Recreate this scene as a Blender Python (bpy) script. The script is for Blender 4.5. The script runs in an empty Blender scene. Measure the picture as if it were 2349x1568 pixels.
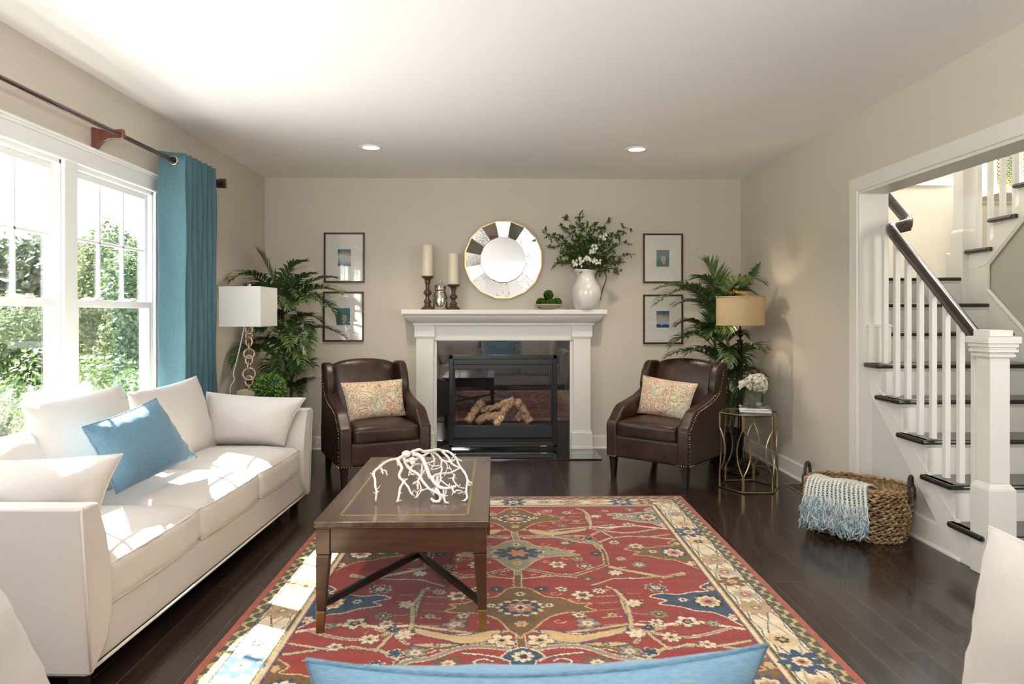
import bpy, bmesh, math, random
import numpy as np
from mathutils import Vector, Matrix, noise as mnoise

SC = bpy.context.scene
COL = SC.collection
R = math.radians

# ---------------------------------------------------------------- camera
cam_d = bpy.data.cameras.new('camera')
cam = bpy.data.objects.new('camera', cam_d)
COL.objects.link(cam)
cam.location = (0, 0, 1.36)
cam.rotation_euler = (R(90), 0, R(-1.26))
cam_d.sensor_width = 36
cam_d.lens = 24.0
cam_d.shift_y = -62 / 2349
cam_d.clip_start = 0.05
cam_d.clip_end = 500
cam_d.dof.use_dof = True
cam_d.dof.focus_distance = 4.6
cam_d.dof.aperture_fstop = 6.3
SC.camera = cam

# ---------------------------------------------------------------- world, sun, exposure
SC.view_settings.view_transform = 'Standard'
SC.view_settings.look = 'None'
SC.view_settings.exposure = 0.80
SC.view_settings.gamma = 1.0
SC.view_settings.use_curve_mapping = False
SC.cycles.use_denoising = True
SC.cycles.max_bounces = 9
SC.cycles.diffuse_bounces = 7
SC.cycles.glossy_bounces = 4
SC.cycles.transmission_bounces = 6
SC.cycles.transparent_max_bounces = 12
SC.cycles.sample_clamp_indirect = 8.0
SC.cycles.caustics_reflective = False
SC.cycles.caustics_refractive = False

world = bpy.data.worlds.new('hazy_sky')
SC.world = world
world.use_nodes = True
wn = world.node_tree.nodes
wl = world.node_tree.links
wn.clear()
wo = wn.new('ShaderNodeOutputWorld')
wb = wn.new('ShaderNodeBackground')
wr = wn.new('ShaderNodeValToRGB')
wt = wn.new('ShaderNodeTexCoord')
ws = wn.new('ShaderNodeSeparateXYZ')
wl.new(wt.outputs['Generated'], ws.inputs[0])
wl.new(ws.outputs['Z'], wr.inputs[0])
wr.color_ramp.elements[0].position = 0.0
wr.color_ramp.elements[0].color = (1.0, 0.99, 0.97, 1)
wr.color_ramp.elements[1].position = 0.8
wr.color_ramp.elements[1].color = (0.60, 0.78, 1.0, 1)
wl.new(wr.outputs[0], wb.inputs[0])
wb.inputs[1].default_value = 4.5
wl.new(wb.outputs[0], wo.inputs[0])


def add_light(name, kind, loc, target, energy, color=(1, 1, 1), size=None, size_y=None, angle=None, spread=None, radius=None):
    d = bpy.data.lights.new(name, kind)
    d.energy = energy
    d.color = color
    if kind == 'AREA':
        d.shape = 'RECTANGLE'
        d.size = size
        d.size_y = size_y or size
        if spread is not None:
            d.spread = spread
    if kind == 'SUN':
        d.angle = angle or R(0.53)
    if kind in ('POINT', 'SPOT') and radius is not None:
        d.shadow_soft_size = radius
    o = bpy.data.objects.new(name, d)
    COL.objects.link(o)
    o.location = loc
    v = Vector(target) - Vector(loc)
    o.rotation_euler = v.to_track_quat('-Z', 'Y').to_euler()
    return o


# sun coming in through the left windows
add_light('sun', 'SUN', (-8, 8, 12), (-8 + 1.0, 8 - 0.5, 12 - 1.42), 60.0, (1.0, 0.96, 0.9), angle=R(0.6))
# daylight of the sky through the left windows
for _n, _l, _t, _a, _b in (('window_portal', (-2.46, 3.29, 1.4), (0, 3.29, 1.4), 2.9, 1.65), ('hall_portal', (4.75, 7.4, 3.8), (4.75, 0, 3.8), 3.0, 2.0)):
    _p = add_light(_n, 'AREA', _l, _t, 1, size=_a, size_y=_b)
    _p.data.cycles.is_portal = True
# fill light added at the kitchen end
add_light('kitchen_fill', 'AREA', (-2.2, -2.2, 1.6), (1.2, 3.2, 2.0), 75, (1.0, 0.99, 0.98), 3.6, 1.3)
# the photographer's flash, bounced off the ceiling above the camera
add_light('bounced_flash', 'AREA', (0.0, -0.35, 1.95), (0.0, 0.35, 2.745), 60, (1, 1, 1), 0.15)
# daylight of the stair hall's upper windows
add_light('hall_daylight', 'AREA', (4.9, 6.6, 4.3), (3.6, 4.6, 0.6), 130, (1.0, 0.99, 0.95), 2.4, 1.4)
# unseen fill light in the hall in front of the stairs, no glazing built
add_light('entry_fill', 'AREA', (4.6, 0.6, 1.7), (2.8, 4.2, 1.0), 40, (1.0, 0.98, 0.95), 1.4, 2.0)


# ---------------------------------------------------------------- materials
def _nt(name):
    m = bpy.data.materials.new(name)
    m.use_nodes = True
    nt = m.node_tree
    b = nt.nodes['Principled BSDF']
    return m, nt, b


def N(nt, typ, **kw):
    n = nt.nodes.new(typ)
    for k, v in kw.items():
        setattr(n, k, v)
    return n


def coords(nt, scale=(1, 1, 1), kind='Object', rot=(0, 0, 0)):
    tc = N(nt, 'ShaderNodeTexCoord')
    mp = N(nt, 'ShaderNodeMapping')
    mp.inputs['Scale'].default_value = scale
    mp.inputs['Rotation'].default_value = rot
    nt.links.new(tc.outputs[kind], mp.inputs[0])
    return mp.outputs[0]


def mixc(nt, fac, a, b, mode='MIX'):
    n = N(nt, 'ShaderNodeMix', data_type='RGBA', blend_type=mode)
    if isinstance(fac, (int, float)):
        n.inputs[0].default_value = fac
    else:
        nt.links.new(fac, n.inputs[0])
    for i, c in ((6, a), (7, b)):
        if isinstance(c, tuple):
            n.inputs[i].default_value = (*c[:3], 1)
        else:
            nt.links.new(c, n.inputs[i])
    return n.outputs[2]


def ramp(nt, src, stops, interp='LINEAR'):
    n = N(nt, 'ShaderNodeValToRGB')
    cr = n.color_ramp
    cr.interpolation = interp
    while len(cr.elements) > 1:
        cr.elements.remove(cr.elements[0])
    first = True
    for p, c in stops:
        e = cr.elements[0] if first else cr.elements.new(p)
        e.position = p
        c = c if isinstance(c, tuple) else (c, c, c)
        e.color = (*c[:3], 1)
        first = False
    nt.links.new(src, n.inputs[0])
    return n.outputs[0]


def bump(nt, b, h, strength=0.3, dist=0.01):
    n = N(nt, 'ShaderNodeBump')
    n.inputs['Strength'].default_value = strength
    n.inputs['Distance'].default_value = dist
    nt.links.new(h, n.inputs['Height'])
    nt.links.new(n.outputs[0], b.inputs['Normal'])


def plain(name, col, rough=0.5, metal=0.0, spec=0.5, var=0.0, scale=8, bmp=0.0, bscale=200, coat=0.0, vcol=None, sheen=0.0):
    m, nt, b = _nt(name)
    b.inputs['Base Color'].default_value = (*col, 1)
    b.inputs['Roughness'].default_value = rough
    b.inputs['Metallic'].default_value = metal
    b.inputs['Specular IOR Level'].default_value = spec
    b.inputs['Coat Weight'].default_value = coat
    b.inputs['Coat Roughness'].default_value = 0.15
    if sheen:
        b.inputs['Sheen Weight'].default_value = sheen
    co = None
    if var or vcol:
        co = coords(nt)
        nz = N(nt, 'ShaderNodeTexNoise')
        nz.inputs['Scale'].default_value = scale
        nz.inputs['Detail'].default_value = 5
        nt.links.new(co, nz.inputs['Vector'])
        c2 = vcol or tuple(max(0, c * (1 - var)) for c in col)
        f = ramp(nt, nz.outputs[0], [(0.35, 0.0), (0.65, 1.0)])
        nt.links.new(mixc(nt, f, col, c2), b.inputs['Base Color'])
    if bmp:
        co = co or coords(nt)
        nz = N(nt, 'ShaderNodeTexNoise')
        nz.inputs['Scale'].default_value = bscale
        nz.inputs['Detail'].default_value = 3
        nt.links.new(co, nz.inputs['Vector'])
        bump(nt, b, nz.outputs[0], bmp, 0.002)
    return m


def woven(name, col, col2, scale=900, rough=0.9, sheen=0.2, slub=0.0, bmp=0.25):
    """cloth: two crossed thread directions"""
    m, nt, b = _nt(name)
    co = coords(nt)
    w = []
    for rot in ((0, 0, 0), (0, 0, R(90)), (0, R(90), 0)):
        n = N(nt, 'ShaderNodeTexNoise')
        mp = N(nt, 'ShaderNodeMapping')
        mp.inputs['Rotation'].default_value = rot
        mp.inputs['Scale'].default_value = (scale * 0.16, scale * 0.9, scale * 0.9)
        nt.links.new(co, mp.inputs[0])
        nt.links.new(mp.outputs[0], n.inputs['Vector'])
        n.inputs['Scale'].default_value = 1
        n.inputs['Detail'].default_value = 1
        w.append(n.outputs[0])
    a = N(nt, 'ShaderNodeMath', operation='ADD')
    nt.links.new(w[0], a.inputs[0])
    nt.links.new(w[1], a.inputs[1])
    a2 = N(nt, 'ShaderNodeMath', operation='ADD')
    nt.links.new(a.outputs[0], a2.inputs[0])
    nt.links.new(w[2], a2.inputs[1])
    f = ramp(nt, a2.outputs[0], [(0.0, 0.0), (1.0, 1.0)])
    mr = N(nt, 'ShaderNodeMapRange')
    mr.inputs['From Min'].default_value = 1.15
    mr.inputs['From Max'].default_value = 1.85
    nt.links.new(a2.outputs[0], mr.inputs[0])
    nt.links.new(mixc(nt, mr.outputs[0], col, col2), b.inputs['Base Color'])
    b.inputs['Roughness'].default_value = rough
    b.inputs['Specular IOR Level'].default_value = 0.2
    b.inputs['Sheen Weight'].default_value = sheen
    bump(nt, b, mr.outputs[0], bmp, 0.0015)
    return m


def wood(name, c1, c2, axis=0, scale=1.0, rough=0.3, coat=0.3):
    m, nt, b = _nt(name)
    s = [14 * scale] * 3
    s[axis] = 1.2 * scale
    co = coords(nt, tuple(s))
    n = N(nt, 'ShaderNodeTexNoise')
    n.inputs['Scale'].default_value = 2.2
    n.inputs['Detail'].default_value = 8
    n.inputs['Roughness'].default_value = 0.62
    n.inputs['Distortion'].default_value = 0.6
    nt.links.new(co, n.inputs['Vector'])
    f = ramp(nt, n.outputs[0], [(0.32, 0.0), (0.68, 1.0)])
    nt.links.new(mixc(nt, f, c1, c2), b.inputs['Base Color'])
    b.inputs['Roughness'].default_value = rough
    b.inputs['Coat Weight'].default_value = coat
    b.inputs['Coat Roughness'].default_value = 0.12
    bump(nt, b, n.outputs[0], 0.05, 0.002)
    return m


def thin_glass(name, tint=(1, 1, 1), refl=0.06, rough=0.0):
    m = bpy.data.materials.new(name)
    m.use_nodes = True
    nt = m.node_tree
    nt.nodes.clear()
    out = N(nt, 'ShaderNodeOutputMaterial')
    t = N(nt, 'ShaderNodeBsdfTransparent')
    t.inputs[0].default_value = (*tint, 1)
    g = N(nt, 'ShaderNodeBsdfGlossy')
    g.inputs['Roughness'].default_value = rough
    lw = N(nt, 'ShaderNodeLayerWeight')
    lw.inputs['Blend'].default_value = 0.3
    mr = N(nt, 'ShaderNodeMapRange')
    mr.inputs['To Min'].default_value = refl
    mr.inputs['To Max'].default_value = min(1, refl + 0.35)
    nt.links.new(lw.outputs['Fresnel'], mr.inputs[0])
    mx = N(nt, 'ShaderNodeMixShader')
    nt.links.new(mr.outputs[0], mx.inputs[0])
    nt.links.new(t.outputs[0], mx.inputs[1])
    nt.links.new(g.outputs[0], mx.inputs[2])
    nt.links.new(mx.outputs[0], out.inputs[0])
    return m


def translucent(name, col, fac=0.4, rough=0.9, tcol=None):
    m, nt, b = _nt(name)
    b.inputs['Base Color'].default_value = (*col, 1)
    b.inputs['Roughness'].default_value = rough
    b.inputs['Specular IOR Level'].default_value = 0.25
    t = N(nt, 'ShaderNodeBsdfTranslucent')
    t.inputs[0].default_value = (*(tcol or col), 1)
    mx = N(nt, 'ShaderNodeMixShader')
    mx.inputs[0].default_value = fac
    nt.links.new(b.outputs[0], mx.inputs[1])
    nt.links.new(t.outputs[0], mx.inputs[2])
    nt.links.new(mx.outputs[0], nt.nodes['Material Output'].inputs[0])
    return m, nt, b, t


def emit(name, col, s):
    m, nt, b = _nt(name)
    b.inputs['Base Color'].default_value = (*col, 1)
    b.inputs['Emission Color'].default_value = (*col, 1)
    b.inputs['Emission Strength'].default_value = s
    return m


def leafmat(name, c1, c2, fac=0.25, rough=0.55, spec=0.4):
    m, nt, b, t = translucent(name, c1, fac, rough)
    b.inputs['Specular IOR Level'].default_value = spec
    g = N(nt, 'ShaderNodeNewGeometry')
    ri = g.outputs['Random Per Island']
    c = mixc(nt, ri, c1, c2)
    nt.links.new(c, b.inputs['Base Color'])
    nt.links.new(c, t.inputs[0])
    return m


M = {}
M['wall'] = plain('wall_paint_greige', (0.60, 0.55, 0.47), 0.85, spec=0.2, bmp=0.05, bscale=400)
M['wall_hall'] = plain('wall_paint_hall', (0.66, 0.61, 0.51), 0.85, spec=0.2, bmp=0.05, bscale=400)
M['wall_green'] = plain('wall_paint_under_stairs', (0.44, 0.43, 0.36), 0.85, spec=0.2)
M['ceiling'] = plain('ceiling_paint', (0.91, 0.905, 0.90), 0.9, spec=0.1, bmp=0.04, bscale=300)
M['trim'] = plain('white_trim_paint', (0.74, 0.725, 0.675), 0.38, spec=0.45, bmp=0.02, bscale=60)
M['vinyl'] = plain('white_vinyl', (0.84, 0.85, 0.83), 0.35)
M['pane'] = thin_glass('window_glass', (0.97, 0.985, 0.98), 0.04)
M['sofa'] = woven('ivory_linen', (0.535, 0.50, 0.468), (0.465, 0.43, 0.40), 700, bmp=0.12)
M['sofa_pipe'] = plain('ivory_piping', (0.58, 0.54, 0.50), 0.85)
M['blue'] = woven('blue_linen', (0.065, 0.15, 0.225), (0.14, 0.26, 0.36), 420, bmp=0.35)
M['espresso'] = wood('espresso_wood', (0.007, 0.005, 0.004), (0.016, 0.010, 0.008), 2, 1.0, 0.32, 0.08)
M['brass'] = plain('aged_brass', (0.42, 0.31, 0.17), 0.32, 1.0, var=0.35, scale=30)
M['brass_dark'] = plain('brushed_brass_cap', (0.32, 0.22, 0.10), 0.35, 1.0)
M['nail'] = plain('nailhead_brass', (0.72, 0.56, 0.34), 0.22, 1.0)
M['black'] = plain('black_enamel', (0.008, 0.008, 0.009), 0.28, spec=0.5)
M['black_matte'] = plain('black_matte_metal', (0.012, 0.012, 0.013), 0.42)
M['firebox'] = plain('firebox_black', (0.006, 0.006, 0.007), 0.8)
M['iron'] = plain('bronze_iron', (0.02, 0.014, 0.011), 0.3, 0.7)
M['glass_clear'] = thin_glass('clear_glass', (0.93, 0.97, 0.96), 0.07)
M['shade_white'] = None


def shade_mat(name, col, fac, glow=0.0, sc=300):
    m, nt, b, t = translucent(name, col, fac, 0.9)
    co = coords(nt, (1, 1, 0.08) if False else (1, 1, 1))
    n = N(nt, 'ShaderNodeTexNoise')
    mp = N(nt, 'ShaderNodeMapping')
    mp.inputs['Scale'].default_value = (sc, sc, sc * 0.08)
    nt.links.new(co, mp.inputs[0])
    nt.links.new(mp.outputs[0], n.inputs['Vector'])
    n.inputs['Scale'].default_value = 1
    n2 = N(nt, 'ShaderNodeTexNoise')
    mp2 = N(nt, 'ShaderNodeMapping')
    mp2.inputs['Scale'].default_value = (sc * 0.08, sc * 0.08, sc)
    nt.links.new(co, mp2.inputs[0])
    nt.links.new(mp2.outputs[0], n2.inputs['Vector'])
    n2.inputs['Scale'].default_value = 1
    a = N(nt, 'ShaderNodeMath', operation='ADD')
    nt.links.new(n.outputs[0], a.inputs[0])
    nt.links.new(n2.outputs[0], a.inputs[1])
    mr = N(nt, 'ShaderNodeMapRange')
    mr.inputs['From Min'].default_value = 0.75
    mr.inputs['From Max'].default_value = 1.25
    nt.links.new(a.outputs[0], mr.inputs[0])
    c = mixc(nt, mr.outputs[0], tuple(x * 0.82 for x in col), col)
    nt.links.new(c, b.inputs['Base Color'])
    nt.links.new(c, t.inputs[0])
    bump(nt, b, mr.outputs[0], 0.2, 0.001)
    return m


M['shade_white'] = shade_mat('white_linen_shade', (0.90, 0.89, 0.87), 0.30, sc=900)
M['shade_burlap'] = shade_mat('burlap_shade', (0.62, 0.52, 0.35), 0.35, sc=260)


def floor_mat():
    m, nt, b = _nt('dark_hardwood_planks')
    co = coords(nt, (1, 1, 1), 'Object', (0, 0, R(90)))
    br = N(nt, 'ShaderNodeTexBrick')
    br.inputs['Scale'].default_value = 1
    br.inputs['Brick Width'].default_value = 1.15
    br.inputs['Row Height'].default_value = 0.108
    br.inputs['Mortar Size'].default_value = 0.0012
    br.inputs['Mortar Smooth'].default_value = 0.2
    br.offset = 0.37
    br.offset_frequency = 3
    br.inputs['Color1'].default_value = (0.0, 0.0, 0.0, 1)
    br.inputs['Color2'].default_value = (1, 1, 1, 1)
    br.inputs['Mortar'].default_value = (0.5, 0.5, 0.5, 1)
    nt.links.new(co, br.inputs['Vector'])
    # grain along the plank
    mp = N(nt, 'ShaderNodeMapping')
    mp.inputs['Scale'].default_value = (2.0, 38, 1)
    nt.links.new(co, mp.inputs[0])
    ad = N(nt, 'ShaderNodeVectorMath', operation='ADD')
    sc = N(nt, 'ShaderNodeVectorMath', operation='SCALE')
    sc.inputs['Scale'].default_value = 13.7
    nt.links.new(br.outputs['Color'], sc.inputs[0])
    nt.links.new(mp.outputs[0], ad.inputs[0])
    nt.links.new(sc.outputs[0], ad.inputs[1])
    n = N(nt, 'ShaderNodeTexNoise')
    n.inputs['Scale'].default_value = 1.0
    n.inputs['Detail'].default_value = 7
    n.inputs['Roughness'].default_value = 0.6
    n.inputs['Distortion'].default_value = 0.9
    nt.links.new(ad.outputs[0], n.inputs['Vector'])
    g = ramp(nt, n.outputs[0], [(0.3, (0.015, 0.0085, 0.0065)), (0.7, (0.036, 0.021, 0.016))])
    pl = ramp(nt, br.outputs['Color'], [(0.0, 0.62), (1.0, 1.30)])
    c = mixc(nt, 1.0, g, pl, 'MULTIPLY')
    c = mixc(nt, br.outputs['Fac'], c, (0.095, 0.07, 0.06))
    nt.links.new(c, b.inputs['Base Color'])
    rr = ramp(nt, n.outputs[0], [(0.2, 0.17), (0.8, 0.27)])
    nt.links.new(rr, b.inputs['Roughness'])
    b.inputs['Specular IOR Level'].default_value = 0.42
    b.inputs['Coat Weight'].default_value = 0.2
    b.inputs['Coat Roughness'].default_value = 0.08
    sb = N(nt, 'ShaderNodeMath', operation='SUBTRACT')
    ml = N(nt, 'ShaderNodeMath', operation='MULTIPLY')
    ml.inputs[1].default_value = 0.06
    nt.links.new(n.outputs[0], ml.inputs[0])
    nt.links.new(ml.outputs[0], sb.inputs[0])
    nt.links.new(br.outputs['Fac'], sb.inputs[1])
    bump(nt, b, sb.outputs[0], 0.35, 0.0012)
    return m


M['floor'] = floor_mat()


def leather_mat():
    m, nt, b = _nt('brown_leather')
    co = coords(nt)
    n = N(nt, 'ShaderNodeTexNoise')
    n.inputs['Scale'].default_value = 6
    n.inputs['Detail'].default_value = 8
    n.inputs['Roughness'].default_value = 0.65
    nt.links.new(co, n.inputs['Vector'])
    c = ramp(nt, n.outputs[0], [(0.3, (0.018, 0.008, 0.005)), (0.55, (0.036, 0.016, 0.010)), (0.75, (0.085, 0.042, 0.024))])
    nt.links.new(c, b.inputs['Base Color'])
    rr = ramp(nt, n.outputs[0], [(0.3, 0.26), (0.7, 0.42)])
    nt.links.new(rr, b.inputs['Roughness'])
    b.inputs['Specular IOR Level'].default_value = 0.45
    v = N(nt, 'ShaderNodeTexVoronoi')
    v.inputs['Scale'].default_value = 260
    nt.links.new(co, v.inputs['Vector'])
    n3 = N(nt, 'ShaderNodeTexNoise')
    n3.inputs['Scale'].default_value = 9
    n3.inputs['Detail'].default_value = 3
    nt.links.new(co, n3.inputs['Vector'])
    a = N(nt, 'ShaderNodeMath', operation='MULTIPLY_ADD')
    a.inputs[1].default_value = 6.0
    nt.links.new(n3.outputs[0], a.inputs[0])
    nt.links.new(v.outputs['Distance'], a.inputs[2])
    bump(nt, b, a.outputs[0], 0.22, 0.0015)
    return m


M['leather'] = leather_mat()


# ---------------------------------------------------------------- mesh helpers
class MB:
    def __init__(s):
        s.v, s.f = [], []

    def add(s, vs, fs):
        k = len(s.v)
        s.v += [tuple(p) for p in vs]
        s.f += [tuple(i + k for i in f) for f in fs]
        return s

    def box(s, x0, x1, y0, y1, z0, z1, T=None):
        vs = [(x, y, z) for z in (z0, z1) for y in (y0, y1) for x in (x0, x1)]
        if T is not None:
            vs = [T @ Vector(p) for p in vs]
        return s.add(vs, [(0, 2, 3, 1), (4, 5, 7, 6), (0, 1, 5, 4), (2, 6, 7, 3), (0, 4, 6, 2), (1, 3, 7, 5)])

    def hexa(s, lo, hi):
        """lo, hi: 4 corners each, same winding (counter clockwise seen from above)"""
        return s.add(list(lo) + list(hi), [(3, 2, 1, 0), (4, 5, 6, 7), (0, 1, 5, 4), (1, 2, 6, 5), (2, 3, 7, 6), (3, 0, 4, 7)])

    def prism(s, poly, h0, h1, axis='z', T=None):
        """poly 2-D, extruded along axis from h0 to h1. axis z:(x,y) y:(x,z) x:(y,z)"""
        n = len(poly)

        def mk(p, h):
            if axis == 'z':
                q = (p[0], p[1], h)
            elif axis == 'y':
                q = (p[0], h, p[1])
            else:
                q = (h, p[0], p[1])
            return T @ Vector(q) if T is not None else q
        vs = [mk(p, h0) for p in poly] + [mk(p, h1) for p in poly]
        fs = [tuple(range(n))[::-1], tuple(range(n, 2 * n))] + [(i, (i + 1) % n, n + (i + 1) % n, n + i) for i in range(n)]
        return s.add(vs, fs)

    def lathe(s, prof, c=(0, 0, 0), seg=24, T=None, sx=1.0, sy=1.0):
        vs, fs = [], []
        for r, z in prof:
            for i in range(seg):
                a = 2 * math.pi * i / seg
                p = Vector((c[0] + r * math.cos(a) * sx, c[1] + r * math.sin(a) * sy, c[2] + z))
                vs.append(T @ p if T is not None else p)
        m = len(prof)
        for j in range(m - 1):
            for i in range(seg):
                fs.append((j * seg + i, j * seg + (i + 1) % seg, (j + 1) * seg + (i + 1) % seg, (j + 1) * seg + i))
        fs.append(tuple(range(seg))[::-1])
        fs.append(tuple((m - 1) * seg + i for i in range(seg)))
        return s.add(vs, fs)

    def tube(s, pts, r, seg=8, closed=False, cap=True):
        pts = [Vector(p) for p in pts]
        n = len(pts)
        rs = r if isinstance(r, (list, tuple)) else [r] * n
        vs, fs = [], []
        up = None
        for i, p in enumerate(pts):
            a = pts[(i - 1) % n] if (closed or i > 0) else p
            b = pts[(i + 1) % n] if (closed or i < n - 1) else p
            d = (b - a)
            if d.length < 1e-9:
                d = Vector((0, 0, 1))
            d.normalize()
            if up is None:
                up = Vector((0, 0, 1)) if abs(d.z) < 0.9 else Vector((1, 0, 0))
            sd = d.cross(up)
            if sd.length < 1e-6:
                sd = d.cross(Vector((0.3, 1, 0.2)))
            sd.normalize()
            up = sd.cross(d).normalized()
            for k in range(seg):
                t = 2 * math.pi * k / seg
                vs.append(p + (sd * math.cos(t) + up * math.sin(t)) * rs[i])
        for i in range(n if closed else n - 1):
            j = (i + 1) % n
            for k in range(seg):
                fs.append((i * seg + k, i * seg + (k + 1) % seg, j * seg + (k + 1) % seg, j * seg + k))
        if cap and not closed:
            fs.append(tuple(range(seg))[::-1])
            fs.append(tuple((n - 1) * seg + k for k in range(seg)))
        return s.add(vs, fs)

    def sphere(s, c, r, seg=14, rings=9, sc=(1, 1, 1)):
        prof = [(max(1e-4, math.sin(math.pi * j / rings)) * r, -math.cos(math.pi * j / rings) * r * sc[2]) for j in range(rings + 1)]
        return s.lathe(prof, c, seg, sx=sc[0], sy=sc[1])

    def grid(s, P, closed_u=False):
        nu, nv = len(P), len(P[0])
        vs = [p for row in P for p in row]
        fs = []
        for i in range(nu if closed_u else nu - 1):
            for j in range(nv - 1):
                i2 = (i + 1) % nu
                fs.append((i * nv + j, i2 * nv + j, i2 * nv + j + 1, i * nv + j + 1))
        return s.add(vs, fs)

    def build(s, name, m, parent=None, smooth=False, bevel=0.0, bseg=2, subd=0, label=None, wn=True):
        me = bpy.data.meshes.new(name)
        me.from_pydata([tuple(p) for p in s.v], [], s.f)
        me.update()
        me.materials.append(m)
        o = bpy.data.objects.new(name, me)
        COL.objects.link(o)
        if parent is not None:
            o.parent = parent
        if smooth:
            me.polygons.foreach_set('use_smooth', [True] * len(me.polygons))
        if bevel:
            b = o.modifiers.new('bevel', 'BEVEL')
            b.width = bevel
            b.segments = bseg
            b.limit_method = 'ANGLE'
            b.angle_limit = R(40)
            if bseg > 1:
                me.polygons.foreach_set('use_smooth', [True] * len(me.polygons))
                b.harden_normals = True
        if subd:
            d = o.modifiers.new('sub', 'SUBSURF')
            d.levels = subd
            d.render_levels = subd
        if label:
            o['label'] = label
        return o


def B(*a, **k):
    return MB().box(*a, **k)


def thing(name, label, cat, loc=(0, 0, 0), rotz=0.0, group=None):
    o = bpy.data.objects.new(name, None)
    COL.objects.link(o)
    o.empty_display_size = 0.1
    o.location = loc
    o.rotation_euler = (0, 0, rotz)
    o['label'] = label
    o['category'] = cat
    if group:
        o['group'] = group
    return o


def tag(o, label, cat, group=None, kind=None):
    o['label'] = label
    o['category'] = cat
    if group:
        o['group'] = group
    if kind:
        o['kind'] = kind
    return o


def struct(o):
    if o.parent is None:
        o['kind'] = 'structure'
    return o


def dup(root, loc, rotz, label, group=None):
    r = root.copy()
    COL.objects.link(r)
    r.location = loc
    r.rotation_euler = (0, 0, rotz)
    r['label'] = label
    if group:
        r['group'] = group

    def rec(a, b):
        for ch in list(a.children):
            c = ch.copy()
            COL.objects.link(c)
            c.parent = b
            rec(ch, c)
    rec(root, r)
    return r


def rrect(x0, x1, y0, y1, r, n=5):
    pts = []
    for cx, cy, a0 in ((x1 - r, y1 - r, 0), (x0 + r, y1 - r, 90), (x0 + r, y0 + r, 180), (x1 - r, y0 + r, 270)):
        for i in range(n + 1):
            a = R(a0 + 90 * i / n)
            pts.append((cx + r * math.cos(a), cy + r * math.sin(a)))
    return pts


def bez(p0, p1, p2, n=10):
    p0, p1, p2 = Vector(p0), Vector(p1), Vector(p2)
    return [p0 * (1 - t) ** 2 + p1 * 2 * t * (1 - t) + p2 * t * t for t in [i / n for i in range(n + 1)]]


def catmull(pts, n=6):
    pts = [Vector(p) for p in pts]
    out = []
    for i in range(len(pts) - 1):
        a = pts[max(i - 1, 0)]
        b, c = pts[i], pts[i + 1]
        d = pts[min(i + 2, len(pts) - 1)]
        for k in range(n):
            t = k / n
            out.append(0.5 * ((2 * b) + (c - a) * t + (2 * a - 5 * b + 4 * c - d) * t * t + (3 * b - a - 3 * c + d) * t ** 3))
    out.append(pts[-1])
    return out


# a point on the photograph's line of sight (u, v) at a real depth y (metres into the room); used only to place real objects
_ca, _sa = math.cos(R(1.26)), math.sin(R(1.26))


def at(u, v, y):
    X, Y = (u - 1174.5) / 1566.0, (722 - v) / 1566.0
    dx, dy = X * _ca + _sa, _ca - X * _sa
    t = y / dy
    return Vector((dx * t, y, 1.36 + Y * t))


def np_mesh(name, V, F, m, parent=None, smooth=False):
    """V (n,3), F (k,4) or (k,3) arrays -> object"""
    V = np.asarray(V, dtype=np.float32)
    F = np.asarray(F, dtype=np.int32)
    me = bpy.data.meshes.new(name)
    me.vertices.add(len(V))
    me.vertices.foreach_set('co', V.ravel())
    k = F.shape[1]
    me.loops.add(F.size)
    me.loops.foreach_set('vertex_index', F.ravel())
    me.polygons.add(len(F))
    me.polygons.foreach_set('loop_start', np.arange(0, F.size, k, dtype=np.int32))
    me.polygons.foreach_set('loop_total', np.full(len(F), k, dtype=np.int32))
    if smooth:
        me.polygons.foreach_set('use_smooth', [True] * len(F))
    me.update(calc_edges=True)
    me.materials.append(m)
    o = bpy.data.objects.new(name, me)
    COL.objects.link(o)
    if parent is not None:
        o.parent = parent
    return o


# ================================================================ THE ROOM
XL, XR, YB, ZC, YF = -2.34, 2.496, 6.94, 2.745, -4.6
TH = 0.176
OP0, OP1, OPZ = 1.1, 4.63, 2.19           # opening to the stair hall

m = MB()
m.box(-3.0, 7.0, YF - 0.2, 7.4, -0.2, 0.0)
struct(m.build('floor', M['floor']))
struct(B(XL - 0.12, XR + TH, YF - 0.2, YB + 0.2, ZC, ZC + 0.25).build('ceiling', M['ceiling']))

# left wall with the openings of the windows
WZ0, WZ1 = 0.60, 2.20
WINS = [(3.83, 4.70), (2.85, 3.72), (1.87, 2.74)]
m = MB()
x0, x1 = XL - 0.09, XL
m.box(x0, x1, YF, YB + 0.2, -0.0, WZ0)
m.box(x0, x1, YF, YB + 0.2, WZ1, ZC)
ys = [YF, 1.87, 2.74, 2.85, 3.72, 3.83, 4.70, YB + 0.2]
for i in (0, 2, 4, 6):
    m.box(x0, x1, ys[i], ys[i + 1], WZ0, WZ1)
struct(m.build('wall_left', M['wall']))
m = MB()
m.box(XL - 0.09, -.43, YB, YB + 0.2, 0, ZC)
m.box(.553, XR + TH + 0.4, YB, YB + 0.2, 0, ZC)
m.box(-.43, .553, YB, YB + 0.2, .87, ZC)
m.box(-.43, .553, YB, YB + 0.2, 0, .11)
struct(m.build('wall_back', M['wall']))
m = MB()
m.box(XR, XR + TH, OP1 + 0.015, YB, 0, ZC)
m.box(XR, XR + TH, OP0, OP1 + 0.015, OPZ + 0.015, ZC)
m.box(XR, XR + TH, YF, OP0, 0, ZC)
struct(m.build('wall_right', M['wall']))
# rear wall of the kitchen, and a dropped beam between the two rooms
struct(B(XL - .09, XR, YF - 0.17, YF, 0, ZC).build('wall_rear', M['wall']))
struct(B(XL, XR, -1.5, -1.0, ZC - .16, ZC).build('ceiling_beam', M['ceiling']))

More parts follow.
